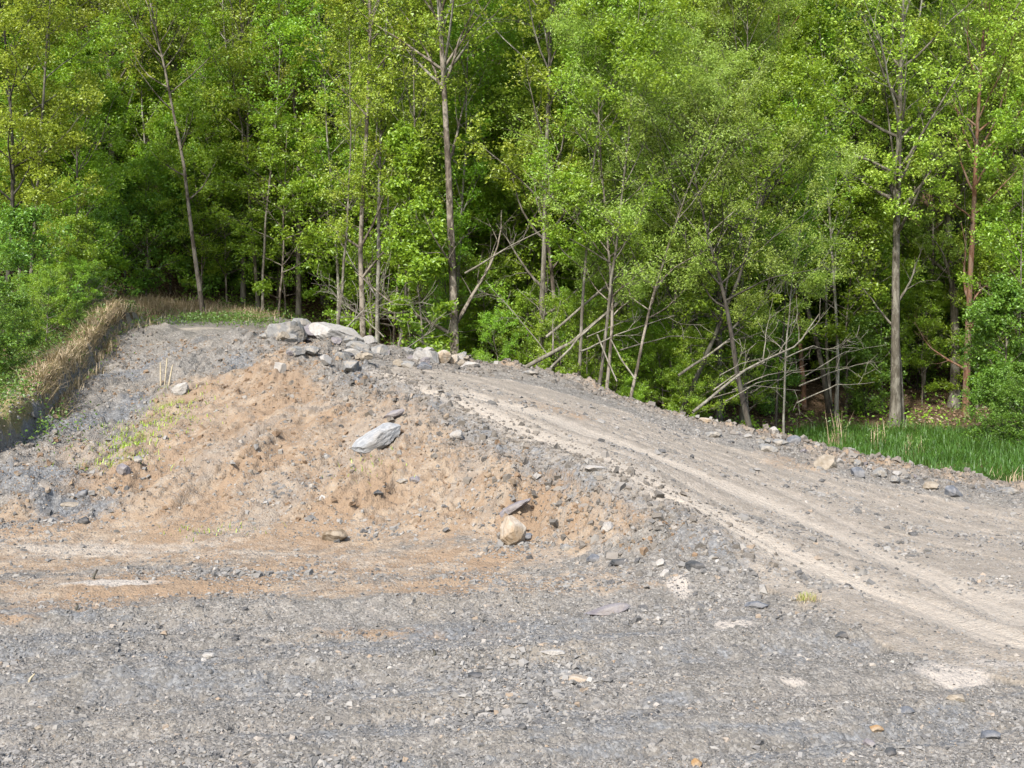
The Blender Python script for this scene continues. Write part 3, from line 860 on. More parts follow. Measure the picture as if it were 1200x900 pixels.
def grow_tree(seed, h=13, r0=.14, lean=(0, 0), nl=26, start=.25, ang=(45, 70), Lmax=3.0, shape='oval', nsub=7, ntw=5, nleaf=14000,
              lsize=.10, narrow=.62, up=.07, droop=0., wander=.10, twander=.035, spread=.16, flat=.3, dead=0, zb=.5, fork=0):
    r = rs(seed); nleaf = int(nleaf * 1.25)
    nT = 16
    T = grow(r, np.array([[0, 0, -.25]]), np.array([[lean[0], lean[1], 1.0]]) / math.sqrt(1 + lean[0] ** 2 + lean[1] ** 2), np.array([h + .25]), nT, twander, .02)
    f = np.linspace(0, 1, nT)
    rad = r0 * (1 - .93 * f ** .85); rad[0] *= 1.45; rad[1] *= 1.08
    tv, tq = sweep(T, rad[None], 9)
    fr = np.sort(r.uniform(0, 1, nl)) * (1 - start) * .96 + start
    if dead: fr[:dead] = r.uniform(start * .35, start, dead)
    p, d = along(T, np.zeros(nl, int), fr)
    az = np.arange(nl) * 2.4 + r.uniform(0, .9, nl)
    g = (fr - start) / (1 - start)
    if shape == 'oval': Ls = np.sin(np.clip(g * .86 + .14, 0, 1) * math.pi) ** .7
    elif shape == 'cone': Ls = (1 - g) ** .8 + .12
    elif shape == 'vase': Ls = .35 + .9 * g * (1 - g * .35)
    else: Ls = np.ones(nl)
    L = Lmax * np.clip(Ls, .18, 1) * r.uniform(.65, 1.2, nl)
    if dead: L[:dead] = Lmax * r.uniform(.4, .9, dead)
    an = np.radians(r.uniform(ang[0], ang[1], nl)) * (1 - .35 * np.clip(g, 0, 1))
    hd = np.stack([np.cos(az), np.sin(az), np.zeros(nl)], -1)
    d0 = hd * np.sin(an)[:, None] + np.array([[0, 0, 1.]]) * np.cos(an)[:, None]
    nP = 8
    LB = grow(r, p, d0, L, nP, wander, up, droop)
    tr = np.interp(fr, f, rad)
    lr = np.minimum(tr * .62, .018 + L * .012)
    lrad = lr[:, None] * (1 - .88 * np.linspace(0, 1, nP))[None]
    # side branches
    k = np.repeat(np.arange(nl), nsub); ff = r.uniform(.22, 1, len(k))
    p2, d2 = along(LB, k, ff)
    d2 = side_dirs(r, d2, np.radians(r.uniform(28, 70, len(k))), flat)
    L2 = L[k] * .42 * r.uniform(.5, 1.2, len(k)) * (1.15 - .6 * ff)
    SB = grow(r, p2, d2, L2, 5, wander * 1.3, up * .8, droop)
    srad = np.maximum(.35 * np.interp(ff, [0, 1], [1, .25]) * lr[k], .004)[:, None] * (1 - .8 * np.linspace(0, 1, 5))[None]
    # twigs
    kk = np.repeat(np.arange(len(k)), ntw); f3 = r.uniform(.25, 1, len(kk))
    p3, d3 = along(SB, kk, f3)
    d3 = side_dirs(r, d3, np.radians(r.uniform(25, 75, len(kk))), flat)
    TW = grow(r, p3, d3, np.clip(L2[kk] * .5, .12, .6) * r.uniform(.5, 1.2, len(kk)), 3, .15, up, droop)
    wrad = np.full((len(kk), 3), .0035) * np.array([[1, .8, .45]])
    # leaf clumps on twigs
    alive = (k >= dead) if dead else np.ones(len(k), bool)
    a3 = np.nonzero(alive[kk])[0]
    dens = .35 + 1.3 * r.uniform(0, 1, nl)[k[kk[a3]]]
    pick = r.choice(a3, nleaf, p=dens / dens.sum())
    c, _ = along(TW, pick, r.uniform(.2, 1, nleaf) ** .7)
    c = c + r.normal(0, spread * .5, (nleaf, 3)) * np.array([[1, 1, .7]])
    lv, lq = leaves(r, c, lsize * .84, narrow, zb)
    lim = []
    for j in range(nl):
        a = sweep(LB[j:j + 1], lrad[j:j + 1], 6)
        sel = np.nonzero(k == j)[0]
        b = sweep(SB[sel], srad[sel], 4)
        tsel = np.nonzero(np.isin(kk, sel))[0]
        tsel = tsel[:: 2]
        c_ = sweep(TW[tsel], wrad[tsel], 3)
        V = np.concatenate([a[0], b[0], c_[0]]); q = np.concatenate([a[1], b[1] + len(a[0]), c_[1] + len(a[0]) + len(b[0])])
        lim.append((V, q, L[j]))
    return dict(trunk=(tv, tq), limbs=lim, leaf=(lv, lq), T=T[0])


def join(parts):
    off = 0; V = []; Q_ = []
    for v, q in parts:
        V.append(v); Q_.append(q + off); off += len(v)
    return np.concatenate(V), np.concatenate(Q_)


def build_tree(name, G, bark, leaf, loc, label, cat='tree', group=None, nlimb=0, limb_bark=None, rz=0.0, sc=1.0):
    """tree > trunk, limb (the stoutest ones), crown"""
    root = link(name, None, None, loc); root.rotation_euler = (0, 0, rz); root.scale = (sc,) * 3
    root.empty_display_size = .3
    tag(root, label, cat, group)
    order = np.argsort([-l[2] for l in G['limbs']])
    big = set(order[:nlimb])
    rest = [(l[0], l[1]) for j, l in enumerate(G['limbs']) if j not in big]
    v, q = join([G['trunk']] + rest)
    link('trunk', mesh('trunk', v, q, BARK[bark], True), root)
    for j in order[:nlimb]:
        l = G['limbs'][j]
        link('limb', mesh('limb', l[0], l[1], BARK[limb_bark or bark], True), root)
    link('crown', mesh('crown', G['leaf'][0], G['leaf'][1], LEAF[leaf]), root)
    return root


def kids(o): return list(o.children)


def copy_tree(root, loc, rz, sc, label=None, group=None):
    c = root.copy(); COL.objects.link(c)
    c.location = loc; c.rotation_euler = (0, 0, rz); c.scale = (sc,) * 3
    if label: c['label'] = label
    if group: c['group'] = group
    for ch in kids(root):
        d = ch.copy(); COL.objects.link(d); d.parent = c
    return c


def spot(px, D): 
    X = (px - 600) / F * D
    return (X, D, float(H(X, D)) - .03)


# ---- trees of the front row, one by one:  px, D, label, bark, leaf, rz, grow options, limbs
FRONT = [
    (531, 27.2, 'tall mottled trunk with long pale limbs, rising behind the small boulder heap', 'brown', 'spring', 0,
     dict(seed=11, h=15, r0=.175, nl=40, start=.2, ang=(32, 58), Lmax=3.4, nleaf=14000, lsize=.09, dead=3, twander=.02), 9, 'pale'),
    (425, 28.0, 'straight slender brown trunk, left one of a close pair behind the big rock heap', 'brown', 'spring', 1,
     dict(seed=12, h=13.5, r0=.115, nl=38, start=.28, ang=(35, 60), Lmax=2.4, nleaf=9000, lsize=.10, dead=3, twander=.025), 5, 'grey'),
    (443, 28.8, 'pale grey slender trunk, right one of the close pair behind the big rock heap', 'pale', 'spring', 2,
     dict(seed=13, h=12.5, r0=.095, nl=36, start=.28, ang=(35, 60), Lmax=2.4, nleaf=8000, lsize=.10, dead=4, twander=.02), 5, 'pale'),
    (629, 27.5, 'thin grey tree with low pale limbs beside the leaning log', 'grey', 'spring', 3,
     dict(seed=14, h=14, r0=.125, lean=(.02, 0), nl=38, start=.22, ang=(38, 64), Lmax=3.0, nleaf=14000, lsize=.095, dead=4, twander=.025), 6, 'pale'),
    (672, 26.0, 'thin leaning pole tree just right of the leaning log', 'grey', 'fresh', 4,
     dict(seed=15, h=9, r0=.075, lean=(.12, 0), nl=20, start=.35, Lmax=2.0, nleaf=7000, lsize=.085), 3, None),
    (694, 25.6, 'greenish pole tree at the left of the sapling clump over the windrow', 'grey', 'fresh', 5,
     dict(seed=16, h=9.5, r0=.07, lean=(.13, -.02), nl=22, start=.3, Lmax=2.1, nleaf=9000, lsize=.085), 3, None),
    (706, 25.4, 'brown forked sapling in the middle of the clump over the windrow', 'brown', 'willow', 6,
     dict(seed=17, h=8.5, r0=.07, lean=(.06, 0), nl=24, start=.28, Lmax=2.3, nleaf=12000, lsize=.07, narrow=.4), 3, None),
    (728, 25.2, 'bent sapling at the right of the clump over the windrow', 'brown', 'willow', 0,
     dict(seed=18, h=8, r0=.065, lean=(.2, -.05), nl=24, start=.3, Lmax=2.6, nleaf=14000, lsize=.07, narrow=.4), 4, 'dead'),
    (842, 31.0, 'smooth straight grey trunk standing back between two leaning ones', 'grey', 'spring', 1,
     dict(seed=19, h=15, r0=.145, nl=26, start=.35, ang=(40, 65), Lmax=3.0, nleaf=12000, lsize=.095, twander=.015), 5, 'grey'),
    (775, 26.5, 'dark crooked tree leaning right over the end of the windrow', 'dark', 'fresh', 2,
     dict(seed=20, h=8.5, r0=.11, lean=(.5, 0), nl=22, start=.3, Lmax=2.4, nleaf=9000, lsize=.085, up=.1), 5, 'dead'),
    (888, 25.5, 'dark mossy trunk leaning left at the start of the grass', 'dark', 'willow', 3,
     dict(seed=21, h=7.5, r0=.12, lean=(-.18, .05), nl=24, start=.35, Lmax=2.8, nleaf=16000, lsize=.07, narrow=.4), 5, 'dead'),
    (918, 27.5, 'thin pale pole with whitish bark beside the dark mossy trunk', 'pale', 'willow', 4,
     dict(seed=22, h=6.5, r0=.05, nl=18, start=.42, Lmax=1.8, nleaf=8000, lsize=.07, narrow=.4), 2, None),
    (908, 28.5, 'thin dark pole just left of the whitish pole', 'dark', 'fresh', 5,
     dict(seed=23, h=7.5, r0=.055, nl=18, start=.45, Lmax=1.8, nleaf=6000, lsize=.085), 2, None),
    (1049, 31.5, 'thickest trunk of the right side, pale on its left, at the back of the grass', 'grey', 'spring', 0,
     dict(seed=24, h=16, r0=.215, nl=42, start=.27, ang=(40, 65), Lmax=3.6, nleaf=12000, lsize=.105, dead=2, twander=.018, lean=(-.02, 0)), 8, 'pale'),
    (1058, 31.8, 'slim grey companion close against the thickest trunk on the right', 'grey', 'spring', 2,
     dict(seed=25, h=13, r0=.085, nl=18, start=.45, Lmax=1.8, nleaf=5000, lsize=.095, lean=(-.03, 0)), 3, None),
    (1132, 33.0, 'straight reddish brown trunk with a stub fork, right of the thickest trunk', 'red', 'spring', 1,
     dict(seed=26, h=15, r0=.165, nl=38, start=.28, ang=(40, 62), Lmax=3.2, nleaf=11000, lsize=.10, dead=4, twander=.015), 6, 'dead'),
    (1172, 28.0, 'bushy young tree with dark leaves over the right end of the grass', 'brown', 'deep', 4,
     dict(seed=27, h=3.6, r0=.06, nl=24, start=.12, Lmax=1.2, nleaf=12000, lsize=.09), 3, None),
    (1192, 28.4, 'thin bowed stem at the right edge beside the grass', 'grey', 'fresh', 5,
     dict(seed=28, h=8, r0=.055, lean=(.05, 0), nl=18, start=.35, Lmax=1.8, nleaf=6000, lsize=.09), 3, None),
    (942, 33.5, 'dark red-brown trunk deep in the wood left of the thickest trunk', 'red', 'fresh', 2,
     dict(seed=29, h=14, r0=.12, nl=24, start=.3, Lmax=2.6, nleaf=10000, lsize=.095, twander=.03), 4, None),
    (975, 33.0, 'dark bent trunk behind the grass with a low fork', 'dark', 'fresh', 3,
     dict(seed=30, h=11, r0=.13, lean=(-.12, 0), nl=24, start=.35, Lmax=2.6, nleaf=10000, lsize=.095), 4, None),
    (498, 27.0, 'young bright green tree clothed to its foot at left of the tall mottled trunk', 'grey', 'fresh', 1,
     dict(seed=31, h=6.3, r0=.05, nl=34, start=.06, ang=(50, 80), Lmax=1.15, shape='cone', nleaf=9000, lsize=.11), 0, None),
    (308, 31.5, 'thin bare stem in the gap at the head of the slope', 'grey', 'fresh', 3,
     dict(seed=32, h=10, r0=.06, nl=18, start=.4, Lmax=1.8, nleaf=6000, lsize=.09), 0, None),
    (240, 31.0, 'slender dark tree leaning left above the dry grass hump', 'brown', 'fresh', 4,
     dict(seed=33, h=12, r0=.10, lean=(-.10, 0), nl=26, start=.25, Lmax=2.4, nleaf=12000, lsize=.095), 4, None),
    (285, 34.0, 'feathery pale yellow-green tree with upright branches left of centre', 'grey', 'yellow', 5,
     dict(seed=34, h=13.5, r0=.12, nl=36, start=.15, ang=(28, 48), Lmax=3.6, nleaf=17000, lsize=.10, nsub=8), 6, 'grey'),
    (34, 26.5, 'leaning thin tree with yellow-green leaves at the left edge', 'grey', 'yellow', 0,
     dict(seed=35, h=11, r0=.075, lean=(.13, 0), nl=34, start=.25, Lmax=2.2, nleaf=16000, lsize=.085), 4, None),
    (4, 26.0, 'dark trunk nearest the left edge, thick with yellow-green leaves', 'dark', 'yellow', 1,
     dict(seed=36, h=10.5, r0=.10, nl=36, start=.18, Lmax=2.2, nleaf=18000, lsize=.085), 4, None),
    (-60, 27.5, 'leafy tree half cut by the left edge of the view', 'grey', 'fresh', 2,
     dict(seed=37, h=11, r0=.11, nl=34, start=.15, Lmax=2.6, nleaf=16000, lsize=.09), 3, None),
    (745, 29.0, 'soft grey-green willow behind the sapling clump', 'grey', 'willow', 3,
     dict(seed=38, h=10.5, r0=.11, nl=34, start=.2, ang=(30, 55), Lmax=3.0, nleaf=22000, lsize=.075, narrow=.36), 4, None),
    (868, 30.0, 'tall grey-green willow with fine drooping sprays behind the dark mossy trunk', 'grey', 'willow', 4,
     dict(seed=39, h=11, r0=.12, nl=34, start=.25, ang=(35, 65), Lmax=3.2, nleaf=24000, lsize=.075, narrow=.36, droop=.10), 4, None),
    (1212, 34.5, 'grey-green willow leaning in from the right edge', 'grey', 'willow', 5,
     dict(seed=40, h=9.5, r0=.10, lean=(-.06, 0), nl=32, start=.25, Lmax=3.0, nleaf=18000, lsize=.075, narrow=.36), 4, None),
    (655, 30.5, 'yellow-green tree with a forked stem right of the thin grey tree', 'brown', 'spring', 1,
     dict(seed=41, h=14, r0=.11, nl=30, start=.25, ang=(30, 50), Lmax=3.0, nleaf=15000, lsize=.095), 4, None),
    (700, 32.5, 'tall pale-leaved tree with bronze buds above the sapling clump', 'grey', 'yellow', 2,
     dict(seed=42, h=16, r0=.13, nl=32, start=.2, ang=(28, 48), Lmax=3.2, nleaf=13000, lsize=.09), 5, None),
    (350, 33.5, 'slim yellow-green tree between the feathery one and the close pair', 'grey', 'spring', 3,
     dict(seed=43, h=15, r0=.12, nl=32, start=.2, ang=(30, 50), Lmax=2.9, nleaf=15000, lsize=.095), 5, None),
    (95, 30.5, 'rounded bushy tree over the brush pile on the left', 'grey', 'fresh', 0,
     dict(seed=44, h=6.8, r0=.08, nl=30, start=.1, Lmax=2.2, nleaf=17000, lsize=.09), 3, None),
    (480, 31.5, 'mid green tree filling the gap left of the tall mottled trunk', 'brown', 'fresh', 5,
     dict(seed=45, h=9, r0=.10, nl=30, start=.2, Lmax=2.4, nleaf=13000, lsize=.10), 4, None),
    (585, 32.0, 'mid green tree filling the gap right of the tall mottled trunk', 'brown', 'fresh', 2,
     dict(seed=46, h=10, r0=.10, nl=30, start=.25, Lmax=2.7, nleaf=15000, lsize=.10), 4, None),
]
for (px, D, label, bark, leaf, rz, kw, nlimb, lb) in FRONT:
    kw['r0'] *= .63; kw['nleaf'] = int(kw['nleaf'] * 1.35)
    G = grow_tree(**kw)
    build_tree('young_tree' if kw['h'] < 7 else ('willow_tree' if 'willow' in label else 'leafy_tree'), G, bark, leaf, spot(px, D), label, 'tree', None, nlimb, lb, 0.0)

# ---- prototypes for the wooded hillside
KINDS = {
    'spring': [('leafy_tree', 'grey', 'spring', dict(seed=200 + j, h=13.5, r0=.15, nl=34, start=.22, ang=(32, 60), Lmax=3.5, nleaf=19000, lsize=.115)) for j in range(3)],
    'fresh': [('leafy_tree', 'brown', 'fresh', dict(seed=210 + j, h=12, r0=.16, nl=36, start=.18, ang=(45, 78), Lmax=3.8, nleaf=26000, lsize=.13, flat=.6)) for j in range(3)],
    'deep': [('leafy_tree', 'dark', 'deep', dict(seed=220 + j, h=11.5, r0=.16, nl=36, start=.15, ang=(50, 85), Lmax=3.6, nleaf=24000, lsize=.13, flat=.6)) for j in range(2)],
    'yellow': [('leafy_tree', 'pale', 'yellow', dict(seed=230 + j, h=14, r0=.14, nl=34, start=.2, ang=(28, 50), Lmax=3.3, nleaf=18000, lsize=.12)) for j in range(2)],
    'willow': [('willow_tree', 'grey', 'willow', dict(seed=240, h=11, r0=.14, nl=34, start=.2, ang=(35, 60), Lmax=3.3, nleaf=26000, lsize=.10, narrow=.4))],
    'sapling': [('sapling', 'brown', 'fresh', dict(seed=270 + j, h=5.2, r0=.04, nl=26, start=.14, ang=(55, 88), Lmax=1.9, nleaf=7500, lsize=.095, flat=.75, droop=.05)) for j in range(3)],
    'pole': [('pole_tree', ('grey', 'pale', 'grey')[j], ('spring', 'fresh', 'spring')[j], dict(seed=280 + j, h=10.5, r0=.05, lean=(.05 * (j - 1), .02), nl=26, start=.30, ang=(35, 65), Lmax=1.5, nleaf=5500, lsize=.09, twander=.04)) for j in range(3)],
    'shrub': [('shrub', 'brown', 'fresh', dict(seed=250 + j, h=3.6, r0=.04, nl=30, start=.05, ang=(40, 80), Lmax=1.5, nleaf=8000, lsize=.10, flat=.5)) for j in range(2)],
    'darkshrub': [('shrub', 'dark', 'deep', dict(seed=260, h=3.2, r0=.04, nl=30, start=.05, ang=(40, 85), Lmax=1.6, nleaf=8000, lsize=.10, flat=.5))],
}
KLAB = {
    'spring': ('light yellow-green tree among those filling the wooded hillside', 'light green trees on the wooded hillside', 'tree'),
    'fresh': ('fresh green broad tree among those filling the wooded hillside', 'fresh green trees on the wooded hillside', 'tree'),
    'deep': ('dark green shady tree among those filling the wooded hillside', 'dark green trees on the wooded hillside', 'tree'),
    'yellow': ('pale golden-green tree among those filling the wooded hillside', 'golden green trees on the wooded hillside', 'tree'),
    'willow': ('soft grey-green willow among the trees of the wooded hillside', 'grey-green willows on the wooded hillside', 'tree'),
    'sapling': ('thin bright green sapling with tiered leaves at the edge of the wood', 'saplings along the edge of the wood', 'sapling'),
    'pole': ('slender grey pole tree with thin light foliage at the edge of the wood', 'slender pole trees at the edge of the wood', 'tree'),
    'shrub': ('bright green shrub in the undergrowth below the trees', 'bright shrubs below the trees', 'shrub'),
    'darkshrub': ('dark green shrub in the shade below the trees', 'dark shrubs below the trees', 'shrub'),
}
PROTO = {}; first = {}


def plant(kind, x, y, rr, sc):
    j = rr.randrange(len(KINDS[kind])); key = (kind, j)
    loc = (x, y, float(H(x, y)) - .05); rz = rr.uniform(0, 6.28)
    lab, grp, cat = KLAB[kind]
    if key not in PROTO:
        nm, bark, leaf, kw = KINDS[kind][j]
        G = grow_tree(**kw)
        PROTO[key] = build_tree(nm, G, bark, leaf, loc, lab, cat, grp, 0, None, rz, sc)
        return PROTO[key]
    return copy_tree(PROTO[key], loc, rz, sc)


rr = random.Random(77)
placed = []
def free(x, y, d):
    return all((x - a) ** 2 + (y - b) ** 2 > d * d for a, b in placed)


cnt = 0
for (y0, y1, n, mind) in ((34.5, 40, 30, 2.0), (40, 50, 55, 2.6), (50, 64, 60, 3.2), (64, 84, 60, 4.0)):
    tries = 0; got = 0
    while got < n and tries < 4000:
        tries += 1
        y = rr.uniform(y0, y1); x = rr.uniform(-.52, .52) * y
        if not free(x, y, mind): continue
        placed.append((x, y)); got += 1
        pxl = x / y * F + 600
        if pxl < 330: k = rr.choices(['spring', 'fresh', 'deep', 'yellow', 'willow'], [3, 5, 4, 1, .6])[0]
        elif pxl < 800: k = rr.choices(['spring', 'fresh', 'deep', 'yellow', 'willow'], [6, 4, 1.2, 2.5, .6])[0]
        else: k = rr.choices(['spring', 'fresh', 'deep', 'yellow', 'willow'], [4, 5, 2.5, 1.2, 1.0])[0]
        plant(k, x, y, rr, rr.uniform(.8, 1.2))
# undergrowth
def near_trunk(px_, y, w_): return any(f_[6]['h'] > 12 and abs(px_ - f_[0]) < w_ and y < f_[1] + .5 for f_ in FRONT)


placed = []
tries = got = 0
while got < 95 and tries < 5000:
    tries += 1
    y = rr.uniform(29, 48); x = rr.uniform(-.5, .5) * y
    if not free(x, y, 1.5): continue
    px_ = x / y * F + 600
    if y < 32 and (px_ > 850 or px_ < 340): continue
    if px_ > 880 and rr.random() < .5: continue
    if near_trunk(px_, y, 34): continue
    if y < 30.5 and px_ > 640: continue
    placed.append((x, y)); got += 1
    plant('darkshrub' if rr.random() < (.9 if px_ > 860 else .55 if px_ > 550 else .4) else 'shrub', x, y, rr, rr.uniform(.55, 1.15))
# saplings along the edge of the wood
placed = []
tries = got = 0
while got < 62 and tries < 5000:
    tries += 1
    y = rr.uniform(27.3, 37); x = rr.uniform(-.47, .47) * y
    px_ = x / y * F + 600
    if not free(x, y, 1.15): continue
    if px_ < 345 and y < 33: continue
    if px_ > 860 and y < 31.5: continue
    if px_ > 900 and rr.random() < .35: continue
    if any(f_[6]['h'] > 12 and abs(px_ - f_[0]) < 48 and y < f_[1] + 1.5 for f_ in FRONT): continue
    placed.append((x, y)); got += 1
    plant('sapling', x, y, rr, rr.uniform(.6, 1.3))
for j in range(22):
    px_ = rr.uniform(555, 850) if j < 13 else rr.uniform(190, 345)
    y = rr.uniform(26.4, 28.5) if j < 13 else rr.uniform(31.8, 35)
    if near_trunk(px_, y, 16): px_ += 34
    plant('sapling', (px_ - 600) / F * y, y, rr, rr.uniform(.34, .62) if j < 13 else rr.uniform(.6, 1.1))
placed = []
tries = got = 0
while got < 46 and tries < 5000:
    tries += 1
    y = rr.uniform(27.5, 37); x = rr.uniform(-.45, .45) * y
    px_ = x / y * F + 600
    if not free(x, y, .8) or (px_ < 330 and y < 33) or (px_ > 880 and y < 31.5) or near_trunk(px_, y, 18): continue
    placed.append((x, y)); got += 1
    plant('pole', x, y, rr, rr.uniform(.75, 1.2))
for j in range(13):
    t_ = j / 12 * (len(SCARP) - 1.001); k_ = int(t_); q_ = SCARP[k_] * (1 - t_ + k_) + SCARP[k_ + 1] * (t_ - k_)
    o = plant('darkshrub' if j % 2 == 0 else 'sapling', q_[0] - rr.uniform(.8, 2.6), q_[1] + rr.uniform(-.3, 1.8), rr, rr.uniform(.17, .36))
    o['label'] = ('dark green bush' if j % 2 == 0 else 'bright green young sapling') + ' crowding the left bank beside the straw lip'
    o['group'] = ('dark bushes' if j % 2 == 0 else 'bright saplings') + ' on the left bank'
# shrubs of the left bank, each where it stands
for n_, (px, D, kind, sc, lab) in enumerate([
        (12, 20.0, 'darkshrub', .42, 'dark shrub on the left bank at the left edge of the view'),
        (52, 22.5, 'sapling', .3, 'small tiered sapling on the left bank above the dry grass lip'),
        (-25, 18.6, 'darkshrub', .6, 'dark low shrub at the foot of the left bank'),
        (28, 24.0, 'darkshrub', .8, 'dark shrub on the left bank below the leaning thin tree'),
        (75, 25.5, 'shrub', .6, 'green shrub in front of the brush pile'),
        (1160, 27.0, 'darkshrub', .5, 'low dark shrub at the right end of the grass'),
        (1195, 26.0, 'darkshrub', .55, 'low dark shrub at the right edge of the grass'),
        (745, 26.3, 'shrub', .35, 'small bright shrub under the sapling clump'),
        (565, 27.5, 'shrub', .28, 'small bright shrub right of the tall mottled trunk'),
        (800, 28.5, 'shrub', .6, 'rounded bright shrub right of the sapling clump')]):
    X, Y, Z = spot(px, D)
    o = plant(kind, X, Y, random.Random(900 + n_), sc)
    o['label'] = lab
    if 'group' in o: del o['group']


# ------------------------------------------------------------------ fallen wood
def wood(name, pts, r0, r1, bark, label, cat='branch', seed=0, nsub=0, sub=(.5, 1.0), wander=.045):
    """a pole through the given points with side twigs"""
    r = rs(seed); pts = np.array(pts, float); c = pts.mean(0)
    t = np.linspace(0, 1, len(pts)); n = max(8, len(pts) * 3); tt = np.linspace(0, 1, n)
    Pth = np.stack([np.interp(tt, t, pts[:, i]) for i in range(3)], -1)
    L = np.linalg.norm(pts[-1] - pts[0])
    Pth[1:-1] += np.cumsum(r.normal(0, wander * L / n, (n - 2, 3)), 0) * np.sin(tt[1:-1] * math.pi)[:, None]
    Pth -= c
    parts = [sweep(Pth[None], np.linspace(r0 * .8, r1 * .8, n)[None], 8)]
    if nsub:
        k = np.zeros(nsub, int); f = r.uniform(.3, 1, nsub)
        p, d = along(Pth[None], k, f)
        d = side_dirs(r, d, np.radians(r.uniform(25, 65, nsub)))
        S = grow(r, p, d, r.uniform(*sub, nsub), 6, .12, .03)
        rad = np.maximum(np.interp(f, [0, 1], [r0, r1]) * .5, .006)[:, None] * np.linspace(1, .3, 6)[None]
        k2 = np.repeat(np.arange(nsub), 4); p2, d2 = along(S, k2, r.uniform(.3, 1, len(k2)))
        S2 = grow(r, p2, side_dirs(r, d2, np.radians(r.uniform(30, 60, len(k2)))), r.uniform(.2, .5, len(k2)) * sub[1], 4, .12, .02)
        v, q = join([sweep(S, rad, 5), sweep(S2, np.full((len(k2), 4), .005), 3)])
        parts.append((v, q))
    o = link(name, mesh(name, *join(parts), BARK[bark], True), None, c)
    return tag(o, label, cat)


wood('fallen_trunk', [pz(612, 433, 25.6), pz(668, 398, 25.9), pz(735, 346, 26.4)], .062, .035, 'dead', 'leaning fallen log propped across the sapling clump', 'log', 1, 5, (.5, 1.1))
wood('fallen_trunk', [pz(640, 437, 25.2), pz(676, 396, 25.6), pz(722, 358, 26.2)], .035, .018, 'dead', 'thinner dead pole crossing below the leaning log', 'log', 2)
wood('fallen_trunk', [pz(812, 483, 23.6), pz(868, 437, 24.5), pz(935, 402, 25.5), pz(960, 368, 26)], .04, .012, 'dead', 'long bare fallen tree slanting up from the end of the windrow', 'log', 3, 5, (.6, 1.5))
wood('bare_branch', [pz(795, 440, 26), pz(860, 392, 26.5), pz(920, 325, 27.5)], .04, .012, 'dead', 'thin bare pole slanting behind the long fallen tree', 'branch', 4, 6, (.5, 1.2))
wood('bare_branch', [pz(640, 395, 26), pz(725, 330, 26.5), pz(860, 285, 27.5)], .04, .012, 'dead', 'long pale bough sweeping right above the sapling clump', 'branch', 5, 8, (.6, 1.4))
wood('bare_branch', [pz(545, 320, 27), pz(600, 290, 26.6), pz(680, 250, 26.2)], .03, .010, 'dead', 'pale dead bough reaching right from the tall mottled trunk', 'branch', 6, 5, (.5, 1.0))
wood('bare_branch', [pz(700, 392, 25.2), pz(712, 425, 25.0), pz(723, 447, 24.6)], .022, .018, 'dead', 'pale dead stick propped at the foot of the sapling clump', 'branch', 7)
wood('bare_branch', [pz(680, 412, 24.9), pz(720, 395, 25.4), pz(790, 370, 26)], .025, .010, 'dead', 'thin dead branch lying across the foot of the sapling clump', 'branch', 8, 4, (.4, .8))
wood('bare_branch', [pz(745, 445, 24.6), pz(728, 420, 24.9), pz(716, 398, 25.2)], .025, .015, 'dead', 'dead stick leaning left against the bent sapling', 'branch', 9)
wood('bare_branch', [pz(455, 420, 25.2), pz(480, 405, 25.4), pz(510, 385, 25.8)], .018, .008, 'dead', 'dead branch poking up between the two rock heaps', 'branch', 10, 6, (.4, .9))
wood('bare_branch', [pz(395, 395, 25.5), pz(425, 365, 26), pz(470, 350, 26.4)], .02, .007, 'dead', 'bare tangled branch arching behind the big rock heap', 'branch', 11, 14, (.5, 1.1))
wood('bare_branch', [pz(450, 395, 25.6), pz(430, 375, 26), pz(400, 355, 26.4)], .02, .007, 'dead', 'bare spiky branch leaning left behind the big rock heap', 'branch', 12, 14, (.4, .9))
wood('wooden_rail', [pz(455, 410, 25.0), pz(500, 411, 25.3)], .022, .02, 'dead', 'low horizontal pole between the two rock heaps', 'pole', 13)
wood('wooden_post', [pz(468, 420, 25), pz(467, 402, 25.0), pz(470, 396, 25)], .035, .02, 'dead', 'short upright pale stub between the two rock heaps', 'post', 14)
for n_, (dx, h_, tl, lab) in enumerate([(-3.5, 26, -1.0, 'left split stake standing in the slope above the pale oblong stone'),
                                        (0.5, 31, 1.5, 'tallest split stake, middle one of the group in the slope'),
                                        (4.5, 24, 3.0, 'right split stake of the group standing in the slope')]):
    p = at(192 + dx, 452, H); s = p[1] / F
    wood('wooden_stake', [p + [0, 0, -.1], p + [tl * s, .03, h_ * s * .55], p + [tl * 1.6 * s, .05, h_ * s]], (.020, .017, .022)[n_], .013, 'cut', lab, 'stake', 20 + n_, 0, wander=.004)
rw = random.Random(12)
for n_ in range(24):
    px = rw.uniform(635, 960); D = rw.uniform(24.6, 28.5); L_ = rw.uniform(35, 120); an = rw.choice([rw.uniform(.25, .9), rw.uniform(2.2, 2.9), rw.uniform(.05, .4)])
    py = np.interp(px, [640, 760, 860, 960], [425, 450, 480, 500]) - rw.uniform(0, 90)
    a_ = pz(px, py, D); b_ = pz(px + L_ * math.cos(an), py - L_ * math.sin(an), D + rw.uniform(-.4, 1.2))
    m_ = tuple((u_ + v_) / 2 + (rw.uniform(.05, .22) if k_ == 2 else 0) for k_, (u_, v_) in enumerate(zip(a_, b_)))
    tag(wood('bare_branch', [a_, m_, b_], rw.uniform(.010, .022), .005, 'dead', 'thin bare grey branch in the tangle at the wood edge behind the windrow', 'branch', 300 + n_, rw.randrange(1, 4), (.3, .8), wander=.06), group='thin bare branches tangled at the wood edge')
